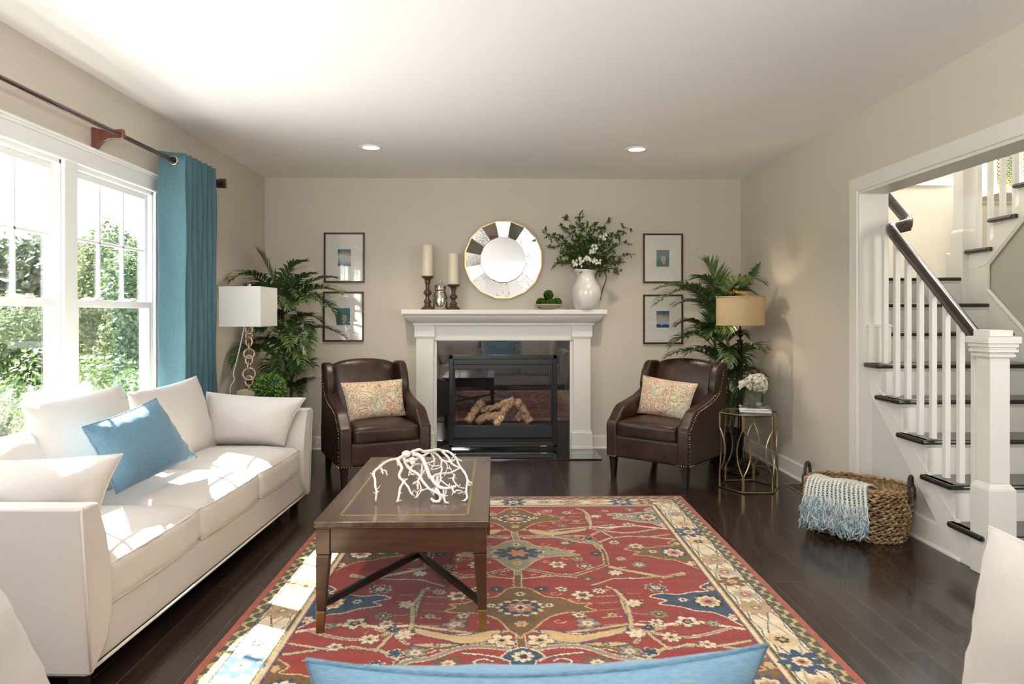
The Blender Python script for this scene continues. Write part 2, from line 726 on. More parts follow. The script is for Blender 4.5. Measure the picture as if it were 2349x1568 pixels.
# baseboards (profile: flat board with a bevelled cap, and a shoe strip)
def base_prof(t=0.014, h=0.135):
    return [(0, 0), (t + 0.012, 0), (t + 0.012, 0.008), (t + 0.006, 0.018), (t, 0.02), (t, h - 0.012), (t - 0.006, h), (0, h)]


m = MB()
m.prism([(YB - a, z) for a, z in base_prof()], XL + .001, -0.84, 'x')
m.prism([(YB - a, z) for a, z in base_prof()], 0.965, XR - .001, 'x')
struct(m.build('baseboard_back', M['trim']))
m = MB()
m.prism([(XR - a, z) for a, z in base_prof()], OP1 + 0.135, YB - 0.016, 'y')
struct(m.build('baseboard_right', M['trim']))
m = MB()
m.prism([(XL + a, z) for a, z in base_prof()], YF, YB - 0.016, 'y')
struct(m.build('baseboard_left', M['trim']))

# casing of the opening to the stair hall
m = MB()
cw = 0.115
for (a, b, t) in ((0.0, 0.02, 0.012), (0.02, 0.095, 0.018), (0.095, cw, 0.024)):
    pass
# far leg and head as mitred boards with a stepped inner bead
pr = [(0.0, 0.0), (0.0, 0.012), (0.018, 0.012), (0.022, 0.02), (cw - 0.004, 0.024), (cw, 0.02), (cw, 0.0)]
y_in, z_in = OP1, OPZ
for side in (1, -1):
    y0 = OP1 if side > 0 else OP0
    vs = []
    for w, t in pr:
        vs.append((XR - t, y0 + side * w, 0.0))
    for w, t in pr:
        vs.append((XR - t, y0 + side * w, z_in + w))
    k = len(pr)
    m.add(vs, [(i, (i + 1) % k, k + (i + 1) % k, k + i) for i in range(k)] + [tuple(range(k))])
vs = [(XR - t, OP0 - w, z_in + w) for w, t in pr] + [(XR - t, OP1 + w, z_in + w) for w, t in pr]
k = len(pr)
m.add(vs, [(i, (i + 1) % k, k + (i + 1) % k, k + i) for i in range(k)])
# reveals (jamb boards)
m.box(XR, XR + TH, OP1, OP1 + 0.014, 0, OPZ + 0.014)
m.box(XR, XR + TH, OP0, OP1, OPZ, OPZ + 0.014)
m.box(XR, XR + TH, OP0 - 0.014, OP0, 0, OPZ + 0.014)
m.box(XR + TH, XR + TH + 0.018, OP1 + 0.004, OP1 + 0.10, 1.04, OPZ + 0.1)
struct(m.build('trim_1', M['trim']))


# ---------------------------------------------------------------- left windows
def window(n, y0, y1):
    m = MB()
    # jamb liner
    m.box(XL - 0.086, XL - 0.002, y0 - 0.001, y0 + 0.016, WZ0, WZ1)
    m.box(XL - 0.086, XL - 0.002, y1 - 0.016, y1 + 0.001, WZ0, WZ1)
    m.box(XL - 0.086, XL - 0.002, y0, y1, WZ1 - 0.03, WZ1)
    m.box(XL - 0.086, XL - 0.002, y0, y1, WZ0, WZ0 + 0.02)
    fr = struct(m.build('window_%d' % n, M['vinyl'], bevel=0.003, bseg=1))
    zm = 1.425
    for nm, xa, xb, za, zb, grid in (('upper_sash', XL - .056, XL - .030, zm - .02, WZ1 - .03, True), ('lower_sash', XL - .028, XL - .002, WZ0 + .02, zm + .022, False)):
        q = MB()
        a, b = y0 + .014, y1 - .014
        s = .036
        rt = .036 if grid else .044
        rb = .04 if grid else .075
        q.box(xa, xb, a, a + s, za, zb)
        q.box(xa, xb, b - s, b, za, zb)
        q.box(xa, xb, a + s, b - s, zb - rt, zb)
        q.box(xa, xb, a + s, b - s, za, za + rb)
        sash = q.build(nm, M['vinyl'], fr, bevel=.004, bseg=2)
        ya, yb, zc, zd = a + s, b - s, za + rb, zb - rt
        if grid:
            g = MB()
            for i in (1, 2):
                yy = ya + (yb - ya) * i / 3
                g.box(xa + .004, xb - .004, yy - .009, yy + .009, zc, zd)
            zz = (zc + zd) / 2
            g.box(xa + .004, xb - .004, ya, yb, zz - .009, zz + .009)
            g.build('muntin', M['vinyl'], sash, bevel=.003, bseg=1)
        else:
            g = MB()
            for yy in (y0 + .24, y1 - .24):
                g.box(xa + .002, xb, yy - .035, yy + .035, zb, zb + .012)
                g.box(xa + .008, xb - .004, yy - .012, yy + .03, zb + .012, zb + .02)
            g.build('sash_lock', M['vinyl'], sash, bevel=.003, bseg=1)
        B((xa + xb) / 2 - .003, (xa + xb) / 2 + .003, ya - .003, yb + .003, zc - .003, zd + .003).build('pane', M['pane'], sash)


for i, (a, b) in enumerate(WINS):
    window(i + 1, a, b)
# window casing shared by the row: side boards, mullions, head with cap, stool and apron
m = MB()
T0, T1 = XL, XL + .019
for a, b in ((4.70, 4.785), (3.72, 3.83), (2.74, 2.85), (1.785, 1.87)):
    m.box(T0, T1, a - .004, b + .004, WZ0, WZ1 + .004)
m.box(T0, T1 + .003, 1.81, 4.82, WZ1, WZ1 + .085)
m.box(T0, T1 + .016, 1.79, 4.84, WZ1 + .085, WZ1 + .10)
m.box(T0, T1 + .028, 1.78, 4.85, WZ1 + .10, WZ1 + .112)
m.box(T0, T1 + .010, 1.80, 4.83, WZ1 - .006, WZ1 + .01)
m.box(XL - .05, T1 + .045, 1.79, 4.84, WZ0 - .018, WZ0 + .006)
m.box(T0, T1, 1.82, 4.81, WZ0 - .11, WZ0 - .018)
struct(m.build('trim_2', M['vinyl'], bevel=.003, bseg=1))

# ---------------------------------------------------------------- stair hall shell
HX0, HX1, HY1, HZ = XR + TH, 6.6, 7.2, 5.3
m = MB()
m.box(HX0, 3.3, HY1, HY1 + .15, 0, HZ)
m.box(3.3, 6.2, HY1, HY1 + .15, 0, 2.74)
m.box(3.3, 6.2, HY1, HY1 + .15, 4.7, HZ)
m.box(6.2, HX1 + .15, HY1, HY1 + .15, 0, HZ)
struct(m.build('wall_hall_back', M['wall_hall']))
struct(B(HX1, HX1 + .15, -1.0, HY1, 0, HZ).build('wall_hall_right', M['wall_hall']))
struct(B(HX0, HX1, -1.15, -1.0, 0, HZ).build('wall_hall_front', M['wall_hall']))
struct(B(XR, HX0, -1.15, HY1 + .15, ZC + .25, HZ).build('wall_hall_left', M['wall_hall']))
struct(B(XR, HX1 + .15, -1.15, HY1 + .15, HZ, HZ + .1).build('ceiling_hall', M['ceiling']))
m = MB()
m.box(HX0, HX1, HY1 - .02, HY1, 2.74, 2.86)
m.box(HX0, HX1, HY1 - .05, HY1, 2.855, 2.875)
m.box(4.9, HX1, HY1 - .02, HY1, 2.56, 2.60)
for xx in (3.25, 4.16, 5.12, 6.1):
    m.box(xx, xx + .1, HY1 - .02, HY1 + .06, 2.86, 4.75)
m.box(3.3, 6.2, HY1 - .02, HY1, 4.7, 4.8)
struct(m.build('trim_3', M['trim'], bevel=.004, bseg=1))
for i, (a, b) in enumerate(((3.35, 4.16), (4.26, 5.12), (5.22, 6.1))):
    q = MB()
    for bx in ((a, a + .05, 2.74, 4.7), (b - .05, b, 2.74, 4.7), (a, b, 2.74, 2.90), (a, b, 4.62, 4.7)):
        q.box(bx[0], bx[1], HY1 + .03, HY1 + .08, bx[2], bx[3])
    w = struct(q.build('window_%d' % (i + 4), M['vinyl'], bevel=.004, bseg=1))
    B(a + .05, b - .05, HY1 + .05, HY1 + .056, 2.9, 4.62).build('pane', M['pane'], w)
    h = MB()
    h.box(b - .42, b - .36, HY1 - .075, HY1 + .0, 2.905, 2.925)
    h.tube([(b - .39, HY1 - .07, 2.93), (b - .30, HY1 - .08, 2.935), (b - .22, HY1 - .08, 2.925)], .006)
    h.build('crank_handle', M['iron'], w, bevel=.002, bseg=1)

M['wall_stair'] = plain('pale_grey_wall_paint', (.60, .59, .565), .8, spec=.2)
# ---------------------------------------------------------------- staircase, lower flight
RISE, RUN = 0.2065, 0.2447
SX0, SX1, SY = 2.56, 3.645, 3.490      # face of the open side, wall side, nosing of first tread


def nose_poly(y0, y1, t, r=0.013):
    """side profile (y, z) of a tread with a rounded nosing; top at z = 0"""
    p = [(y1, 0), (y1, -t)]
    for i in range(7):
        a = R(-90 - 30 * i)
        p.append((y0 + t / 2 + t / 2 * math.cos(a), -t / 2 + t / 2 * math.sin(a)))
    return p


M['tread'] = wood('dark_stained_tread', (0.012, 0.008, 0.006), (0.028, 0.018, 0.013), 0, 1.0, 0.3, 0.4)
M['rail'] = wood('dark_stained_rail', (0.022, 0.014, 0.009), (0.075, 0.052, 0.036), 1, 1.4, 0.34, 0.25)
st = thing('staircase', 'white painted staircase with dark stained treads and square balusters climbing beyond the wide cased opening', 'staircase', (0, 0, 0))
TT = 0.028
for i in range(8):
    z = RISE * (i + 1)
    y = SY + RUN * i
    yb = y + RUN + 0.03 if i < 7 else HY1 - .02
    q = MB()
    q.prism([(a, z + b) for a, b in nose_poly(y, yb, TT)], SX0 - .04, SX1 - .012, 'x')
    # rounded return nosing along the open side
    if i < 5:
        ye = yb + .0
        q.prism([(SX0 - .045 + TT / 2 + TT / 2 * math.cos(R(a)), z - TT / 2 + TT / 2 * math.sin(R(a))) for a in range(90, 271, 30)] + [(SX0 - .0, z - TT), (SX0 - .0, z)], y + .012, ye, 'y')
    else:
        q = MB()
        q.prism([(a, z + b) for a, b in nose_poly(y, yb, TT)], HX0, SX1 - .012, 'x')
    q.build('tread', M['tread'], st, smooth=False)
    # cove strip under the nosing, riser
    q = MB()
    xa = SX0 if i < 5 else HX0
    q.box(xa, SX1, y + .022, y + .04, z - RISE, z - TT)
    q.prism([(y + .006, z - TT), (y + .023, z - TT), (y + .023, z - TT - .022), (y + .018, z - TT - .018)], xa - (.014 if i < 5 else 0), SX1, 'x')
    q.build('riser', M['trim'], st)
    if i < 5:
        q = MB()
        q.box(SX0 - .012, SX0, y + .022, y + RUN + .05, z - TT - .02, z - TT)
        zq = lambda yy: max(0.0, RISE * (yy - SY) / RUN)
        ye_ = min(y + RUN + .06, OP1 - .002)
        q.prism([(y + .04, z - TT), (ye_, z - TT), (ye_, min(zq(ye_), z - TT - .01)), (y + .04, zq(y + .04))], SX0 - .004, SX0 + .03, 'x')
        q.build('return_panel', M['trim'], st)
B(HX0, SX1, SY + RUN * 7 + .05, HY1, RISE * 8 - .2, RISE * 8 - .0281).build('landing', M['trim'], st)
# open-side stringer: white apron whose lower edge runs parallel to the pitch
sl = RISE / RUN
pl = [(SY + .03, 0.0), (SY + .03, RISE - TT), (OP1, RISE * 5 - TT)]
q = MB()
zt = lambda y: RISE * (y - SY) / RUN
lo = lambda y: 0.80 + .93 * (y - 4.60)
poly = [(3.742, 0.001), (OP1 - .003, lo(OP1)), (OP1 - .003, zt(OP1) - .002), (SY + .05, zt(SY + .05) - .002), (SY + .05, 0.001)]
q.prism(poly, SX0 - .006, SX0 + .02, 'x')
q.build('stringer', M['trim'], st)
# skirt board on the wall side
q = MB()
y0, y1 = 2.9, 4.977
poly = [(y0, 0.0), (SY + .3, 0.0), (5.4, 1.3), (5.4, 1.738), (y1, 1.738), (y1, 1.544), (y0, max(0.02, 1.544 - .90 * (y1 - y0)))]
poly = [(3.2, 0.0), (5.3, 0.0), (5.3, 1.9), (y1, 1.738), (y1, 1.544), (3.2, 0.05)]
for pc in ([(3.2, 0.0), (y1, 0.0), (y1, 1.544), (3.2, 0.05)], [(y1, 0.0), (5.45, 0.0), (5.45, 1.86), (y1, 1.738)]):
    q.prism(pc, SX1 - .012, SX1 + .01, 'x')
e = [(3.2, 0.05), (y1, 1.544), (y1, 1.738)]
q.tube([(SX1 - .012, a, b) for a, b in e], .013, 6)
q.tube([(SX1 - .014, a - .016, b + .004) for a, b in e], .007, 6)
q.build('skirt_board', M['trim'], st)
# the panel under the open side
struct(MB().prism([(SY + .1, 0), (OP1, 0), (OP1, zt(OP1) - .03), (SY + .1, .03)], SX0 + .012, SX0 + .05, 'x').build('wall_under_stairs', M['wall_stair']))
m = MB()
m.prism([(SX0 + .012 - a, z) for a, z in base_prof(h=.15)], 3.70, OP1, 'y')
struct(m.build('baseboard_stairs', M['trim']))


def box_newel(name, cx, cy, z0, zbase, ztop, parent, sb=.145, ss=.105):
    q = MB()
    h = sb / 2
    q.box(cx - h, cx + h, cy - h, cy + h, z0, zbase - .03)
    hh = ss / 2
    # sloping cap of the base box
    q.hexa([(cx - h, cy - h, zbase - .03), (cx + h, cy - h, zbase - .03), (cx + h, cy + h, zbase - .03), (cx - h, cy + h, zbase - .03)],
           [(cx - hh, cy - hh, zbase), (cx + hh, cy - hh, zbase), (cx + hh, cy + hh, zbase), (cx - hh, cy + hh, zbase)])
    q.box(cx - hh, cx + hh, cy - hh, cy + hh, zbase, ztop)
    return q.build(name, M['trim'], parent, bevel=.003, bseg=1)


NX, NY = 2.605, 3.530
nw = box_newel('newel_post', NX, NY, 0, .485, 1.19, st)
q = MB()
for h, za, zb in ((.062, 1.135, 1.142), (.070, 1.142, 1.158), (.064, 1.158, 1.166), (.078, 1.166, 1.182), (.072, 1.182, 1.192), (.079, 1.192, 1.212), (.088, 1.212, 1.248), (.062, 1.248, 1.282)):
    q.box(NX - h, NX + h, NY - h, NY + h, za, zb)
q.build('newel_cap', M['trim'], nw, bevel=.003, bseg=2)
# balusters
RX = 2.612
railz = lambda y: 1.155 + (y - 3.60) * RISE / RUN * 1.0
bal = [(4.538, 5), (4.405, 4), (4.283, 4), (4.156, 3), (4.034, 3), (3.912, 2), (3.790, 2), (3.672, 1)]
for y, k in bal:
    s = .0157
    q = MB()
    z1 = railz(y) + .005
    q.box(RX - s, RX + s, y - s, y + s, RISE * k, z1 + .02)
    q.build('baluster', M['trim'], st, bevel=.002, bseg=1)
# hand rail: shaped profile swept along the pitch, over the wall end and on
prof = [(-.020, -.034), (.020, -.034), (.020, -.022), (.028, -.016), (.030, -.004), (.031, .008), (.026, .022), (.014, .031), (0, .034), (-.014, .031), (-.026, .022), (-.031, .008), (-.030, -.004), (-.028, -.016), (-.020, -.022)]
path = [(RX, 3.575, railz(3.575)), (RX, 4.40, railz(4.40)), (RX, 4.455, railz(4.46) - .002), (RX + .012, 4.49, railz(4.49) - .008),
        (RX + .045, 4.505, railz(4.50) - .008), (RX + .10, 4.51, railz(4.51) - .004), (RX + .145, 4.52, railz(4.52)), (RX + .165, 4.55, railz(4.55)), (RX + .170, 4.62, railz(4.62)), (RX + .170, 5.20, railz(5.20) + .0)]
path = [Vector(p) + Vector((0, 0, .034)) for p in path]
q = MB()
rows = []
for i, p in enumerate(path):
    a, b = path[max(i - 1, 0)], path[min(i + 1, len(path) - 1)]
    d = (b - a).normalized()
    dh = Vector((d.x, d.y, 0)).normalized()
    sd = dh.cross(Vector((0, 0, 1)))
    if i == len(path) - 1 or i == 0:
        upv = Vector((0, 0, 1))
    upv = Vector((0, 0, 1))
    rows.append([p + sd * u + upv * (v * 1.22) for u, v in prof])
n = len(prof)
for i in range(len(rows)):
    q.v += [tuple(x) for x in rows[i]]
for i in range(len(rows) - 1):
    for k2 in range(n):
        q.f.append((i * n + k2, i * n + (k2 + 1) % n, (i + 1) * n + (k2 + 1) % n, (i + 1) * n + k2))
q.f.append(tuple(range(n)))
q.f.append(tuple(range((len(rows) - 1) * n, len(rows) * n))[::-1])
q.build('handrail', M['rail'], st, smooth=True, bevel=0)
# plinth block at the end of the wall on the fifth tread
q = MB()
q.box(2.535, 2.69, 4.598, 4.632, RISE * 5, 1.295)
q.box(2.528, 2.697, 4.591, 4.632, 1.277, 1.288)
q.build('plinth_block', M['trim'], st, bevel=.004, bseg=2)

# ---------------------------------------------------------------- upper flight, coming back towards the room
su = thing('upper_staircase', 'upper stair flight seen through the opening, turning back above the landing', 'staircase', (0, 0, 0))
UX0, UX1 = 3.645, 4.75
UY = 5.19
for i in range(8):
    z = RISE * (9 + i)
    y = UY - RUN * i
    q = MB()
    pr = [(2 * y - a, z + b) for a, b in nose_poly(y, y + RUN + .02, TT)][::-1]
    q.prism(pr, UX0 - .04, UX1, 'x')
    q.prism([(UX0 - .045 + TT / 2 + TT / 2 * math.cos(R(a)), z - TT / 2 + TT / 2 * math.sin(R(a))) for a in range(90, 271, 30)] + [(UX0 - .0, z - TT), (UX0 - .0, z)], y - RUN + .005, y - .012, 'y')
    q.build('tread', M['tread'], su)
    q = MB()
    q.box(UX0, UX1, y - .04, y - .022, z - RISE, z - TT)
    q.box(UX0 - .012, UX0, y - RUN, y - .02, z - TT - .018, z - TT)
    ul = lambda yy: 1.74 + .844 * max(0.0, 4.977 - yy)
    ya_, yb_ = y - RUN - .022, y - .024
    q.prism([(ya_, z - TT - .018), (yb_, z - TT - .018), (yb_, min(ul(yb_), z - TT - .03)), (ya_, ul(ya_))], UX0 - .009, UX0 + .02, 'x')
    q.build('riser', M['trim'], su)
q = MB()
a0 = (y1, 1.738)
e2 = (2.9, 1.738 + .844 * (y1 - 2.9))
q.prism([(y1, 1.738), (y1 + .2, 1.70), (y1 + .2, RISE * 9 - TT - .01), (y1, RISE * 9 - TT + .0)], UX0 - .014, UX0 + .01, 'x')
q.prism([(y1, 1.738), (y1, RISE * 9 + .02), (2.9, RISE * 9 + .02 + .844 * (y1 - 2.9)), e2], UX0 - .014, UX0 + .01, 'x')
q.tube([(UX0 - .012, a0[0], a0[1]), (UX0 - .012, e2[0], e2[1])], .013, 6)
q.tube([(UX0 - .014, a0[0] - .012, a0[1] - .012), (UX0 - .014, e2[0] - .012, e2[1] - .012)], .007, 6)
q.build('stringer', M['trim'], su)
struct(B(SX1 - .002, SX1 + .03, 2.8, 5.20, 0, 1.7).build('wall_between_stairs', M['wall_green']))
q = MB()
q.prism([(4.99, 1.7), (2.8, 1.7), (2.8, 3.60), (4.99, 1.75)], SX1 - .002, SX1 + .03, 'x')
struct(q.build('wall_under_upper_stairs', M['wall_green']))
un = box_newel('newel_post', 3.665, 5.265, RISE * 8 - .3, 2.03, 3.6, su, .145, .115)
for i in range(14):
    y = UY - .075 - .1224 * i
    k = 9 + int((UY - y) / RUN)
    q = MB()
    q.box(UX0 + .005, UX0 + .037, y - .016, y + .016, RISE * k, RISE * k + .95 + .5 * (((UY - y) / RUN) % 1) * .4)
    q.build('baluster', M['trim'], su, bevel=.002, bseg=1)
q = MB()
q.tube([(UX0 + .02, 5.25, 2.85), (UX0 + .02, 3.2, 2.85 + 2.05 * RISE / RUN)], .032, 10)
q.build('handrail', M['rail'], su, smooth=True)

# tall woven stands with flowers behind the upper balusters
def wicker_pillar(x, y, z0, h, r, label, col1):
    t = thing('wicker_vase', label, 'vase', (x, y, z0), 0, 'tall open-weave vases')
    q = MB()
    for k in range(10):
        for sgn in (1, -1):
            pts = []
            for j in range(33):
                z = h * j / 32
                a = sgn * z * 16 + k * 2 * math.pi / 10
                rr = r * (1 + .12 * math.sin(z * 5))
                pts.append((rr * math.cos(a), rr * math.sin(a), z))
            q.tube(pts, .005, 5)
    q.build('lattice', col1, t, smooth=True)
    q = MB()
    q.lathe([(r * .9, -0.01), (r * 1.05, 0), (r * 1.05, .05), (r * .8, .06)], (0, 0, 0), 14)
    q.build('base', M['terracotta'], t, smooth=False)
    q = MB()
    rnd = random.Random(int(x * 100))
    for k in range(7):
        a = rnd.random() * 6.28
        p = [(0, 0, h * .8), (.05 * math.cos(a), .05 * math.sin(a), h + .1), (.16 * math.cos(a), .16 * math.sin(a), h + .28)]
        q.tube(bez(*p, 6), .005, 5)
        for j in range(6):
            c = Vector(p[2]) + Vector((rnd.uniform(-.08, .08), rnd.uniform(-.08, .08), rnd.uniform(-.16, .04)))
            d = Vector((rnd.uniform(-1, 1), rnd.uniform(-1, 1), rnd.uniform(-.3, 1))).normalized() * .05
            e = d.cross(Vector((0, .3, 1))).normalized() * .02
            q.add([c, c + d * .5 + e, c + d, c + d * .5 - e], [(0, 1, 2, 3)])
    q.build('foliage', M['leaf_hall'], t)


M['terracotta'] = plain('terracotta', (0.62, 0.22, 0.11), 0.7)
M['wicker_green'] = plain('green_gold_lattice', (0.40, 0.36, 0.16), 0.5, var=.5, scale=14, vcol=(0.06, 0.16, 0.07))
M['leaf_hall'] = leafmat('hall_leaves', (0.10, 0.20, 0.03), (0.25, 0.33, 0.06))
M['wicker_pale'] = plain('pale_lattice', (0.55, 0.48, 0.30), 0.5, var=.3)
wicker_pillar(5.10, 6.75, 2.62, .62, .055, 'tall green and gold open-weave vase on the hall ledge behind the upper balusters', M['wicker_green'])
wicker_pillar(5.36, 6.8, 2.75, .38, .05, 'shorter pale woven vase with a terracotta foot on the hall ledge behind the upper balusters', M['wicker_pale'])
tag(B(4.95, 6.55, 6.62, 7.14, 2.56, 2.62).build('ledge', M['trim'], bevel=.005), 'white painted ledge in the stair hall under the tall woven vases', 'ledge')

# ================================================================ OUTSIDE
M['lawn'] = plain('lawn', (0.05, 0.075, 0.02), 0.95, spec=.1, var=.35, scale=.6)
M['hill'] = plain('hill_meadow', (0.22, 0.32, 0.10), 0.95, spec=.1, var=.4, scale=.1)
m = MB()
P = []
for i in range(41):
    row = []
    for j in range(31):
        x = -2.9 - i * 2.6
        y = -30 + j * 5.0
        r = math.hypot(x, y * .7)
        z = -1.3 + 6.0 / (1 + math.exp(-(r - 62) / 9)) + .25 * math.sin(x * .21) * math.cos(y * .17)
        if i == 0:
            z = -1.3
        row.append((x, y, z))
    P.append(row)
m.grid(P)
struct(m.build('ground_lawn', M['lawn'], smooth=True))


def leaf_cloud(c, rad, n, size, seed, blobs=14, squash=1.0, droop=0.0):
    rg = np.random.default_rng(seed)
    c = np.array(c)
    rad = np.array(rad)
    bc = rg.normal(size=(blobs, 3))
    bc /= np.linalg.norm(bc, axis=1)[:, None]
    bc *= rg.uniform(.25, .72, (blobs, 1))
    br = rg.uniform(.28, .48, blobs)
    k = rg.integers(0, blobs, n)
    d = rg.normal(size=(n, 3))
    d /= np.linalg.norm(d, axis=1)[:, None]
    p = bc[k] + d * (br[k] * rg.uniform(.55, 1.0, n) ** .5)[:, None]
    p = c + p * rad
    nrm = d + rg.normal(size=(n, 3)) * .55 + np.array([0, 0, .35])
    nrm /= np.linalg.norm(nrm, axis=1)[:, None]
    t = np.cross(nrm, rg.normal(size=(n, 3)))
    t /= np.linalg.norm(t, axis=1)[:, None]
    b = np.cross(nrm, t)
    s = size * rg.uniform(.6, 1.3, n)
    t = t * s[:, None]
    b = b * (s * .55)[:, None]
    V = np.stack([p - t, p - b + nrm * .1 * s[:, None], p + t, p + b + nrm * .1 * s[:, None]], 1).reshape(-1, 3)
    F = np.arange(4 * n).reshape(-1, 4)
    return V, F


M['bounce_slab'] = plain('pale_bounce_slab', (.34, .34, .33), .8)
struct(B(-9.0, XL - .10, -4.0, 9.0, -.45, -.25).build('bounce_slab', M['bounce_slab']))  # unseen slab added to bounce sunlight up through the windows onto the ceiling
M['leaf_far'] = leafmat('far_tree_leaves', (0.030, 0.048, 0.026), (0.05, 0.075, 0.035), .25, .7, .2)
M['leaf_near'] = leafmat('near_tree_leaves', (0.055, 0.085, 0.03), (0.11, 0.14, 0.055), .35, .55, .3)
M['leaf_shrub'] = leafmat('shrub_leaves', (0.045, 0.075, 0.025), (0.11, 0.15, 0.055), .3, .5, .35)
M['bark'] = plain('bark', (0.12, 0.09, 0.065), .9, var=.4, scale=10)


def tree(x, y, z0, h, rad, mat_, n, size, label, group, seed, low=.25, trunk=True, name='tree', cat='tree'):
    t = thing(name, label, cat, (x, y, z0), 0, group)
    V, F = leaf_cloud((0, 0, h * (1 + low) / 2), (rad, rad, h * (1 - low) / 2 * 1.15), n, size, seed)
    np_mesh('foliage', V, F, mat_, t)
    if trunk:
        q = MB()
        q.tube(catmull([(0, 0, -.3), (.02 * h, 0, h * .35), (-.01 * h, .02 * h, h * .8)], 4), [max(.02, h * .022 * (1 - i / 10)) for i in range(9)], 7)
        rnd = random.Random(seed)
        for k in range(6):
            a = rnd.random() * 6.28
            zz = h * rnd.uniform(low, .6)
            q.tube([(0, 0, zz), (rad * .4 * math.cos(a), rad * .4 * math.sin(a), zz + h * .14), (rad * .75 * math.cos(a), rad * .75 * math.sin(a), zz + h * .2)], [h * .010, h * .006, .01], 5)
        q.build('trunk', M['bark'], t, smooth=True)
    return t


G = lambda x, y: -1.3 + 6.0 / (1 + math.exp(-(math.hypot(x, y * .7) - 62) / 9))
# wooded slope far away
rnd = random.Random(5)
k = 0
for row, (dist, hh) in enumerate(((50, 7.5), (60, 8.0), (72, 8.5))):
    for i in range(9):
        ang = R(-46 + i * 4.3 + rnd.uniform(-1, 1) + row * 2)
        d_ = dist + rnd.uniform(-3, 3)
        x, y = math.sin(ang) * d_, math.cos(ang) * d_
        h = hh * rnd.uniform(.8, 1.15)
        tree(x, y, G(x, y) - .5, h, rnd.uniform(3.4, 4.6), M['leaf_far'], 3500, .26,
             'rounded green tree of the wooded slope far beyond the windows', 'trees of the wooded slope', 100 + k, low=.02)
        k += 1
# slender light tree outside the far window, and its neighbour
p = at(262, 560, 14.0)
tree(p.x, p.y, -1.25, 5.3, 1.15, M['leaf_near'], 9000, .05, 'slender light-green tree standing outside the far window beside the curtain', 'young trees by the window', 7, low=.22)
p = at(335, 560, 11.5)
tree(p.x, p.y, -1.25, 4.5, .85, M['leaf_near'], 7000, .045, 'young tree half hidden by the frame at the right edge of the far window', 'young trees by the window', 8, low=.2)
# shrubs in front of the house
for j, (u, v, y, rr, hh) in enumerate(((235, 700, 8.5, 1.0, 2.5), (320, 715, 7.6, .9, 2.25), (180, 740, 7.4, .7, 2.0), (95, 690, 17, 1.9, 3.4), (20, 730, 24, 2.6, 3.1), (60, 850, 8.0, .9, 1.35), (-20, 900, 6.6, .9, 1.0), (120, 780, 10.5, 1.0, 1.9), (265, 820, 6.2, .7, 1.5))):
    p = at(u, v, y)
    tree(p.x, p.y, -1.3, hh + .0, rr, M['leaf_shrub'], 9000, .022 + y * .0022,
         ['leafy shrub filling the lower pane of the far window', 'leafy shrub at the right of the lower pane of the far window', 'leafy shrub behind the mullion between the two windows',
          'large pale bush standing on the lawn seen through the near window', 'wide bush at the far edge of the lawn in the near window', 'low bright shrub below the lawn in the near window',
          'lowest shrub at the left edge of the near window', 'loose shrub on the lawn beside the mullion', 'near shrub just outside the far window sill'][j],
         'shrubs outside the windows', 40 + j, low=.0, trunk=False, name='shrub', cat='shrub')


# ================================================================ soft furnishing helpers
def soft_box(q, c, h, r, n=9, fn=None, T=None):
    """rounded box made of six grids; fn(u, v, w, p) may push the points (crown, sag)"""
    ts = [math.sin(math.pi * (k / n - .5)) for k in range(n + 1)]
    c, h = Vector(c), Vector(h)
    inner = Vector([max(0, a - r) for a in h])
    for ax in range(3):
        for s in (-1, 1):
            rows = []
            for a in ts:
                row = []
                for b in ts:
                    w = [0, 0, 0]
                    w[ax] = s
                    w[(ax + 1) % 3] = a
                    w[(ax + 2) % 3] = b
                    p = Vector([w[k] * h[k] for k in range(3)])
                    ic = Vector([max(-inner[k], min(inner[k], p[k])) for k in range(3)])
                    d = p - ic
                    if d.length > 1e-9:
                        p = ic + d.normalized() * r
                    p = p + c
                    if fn:
                        p = fn(w[0], w[1], w[2], p)
                    if T is not None:
                        p = T @ p
                    row.append(p)
                rows.append(row if s > 0 else row[::-1])
            q.grid(rows)
    return q


def weld(o, d=0.0004):
    bm = bmesh.new()
    bm.from_mesh(o.data)
    bmesh.ops.remove_doubles(bm, verts=bm.verts, dist=d)
    bmesh.ops.recalc_face_normals(bm, faces=bm.faces)
    bm.to_mesh(o.data)
    bm.free()
    for p in o.data.polygons:
        p.use_smooth = True
    return o


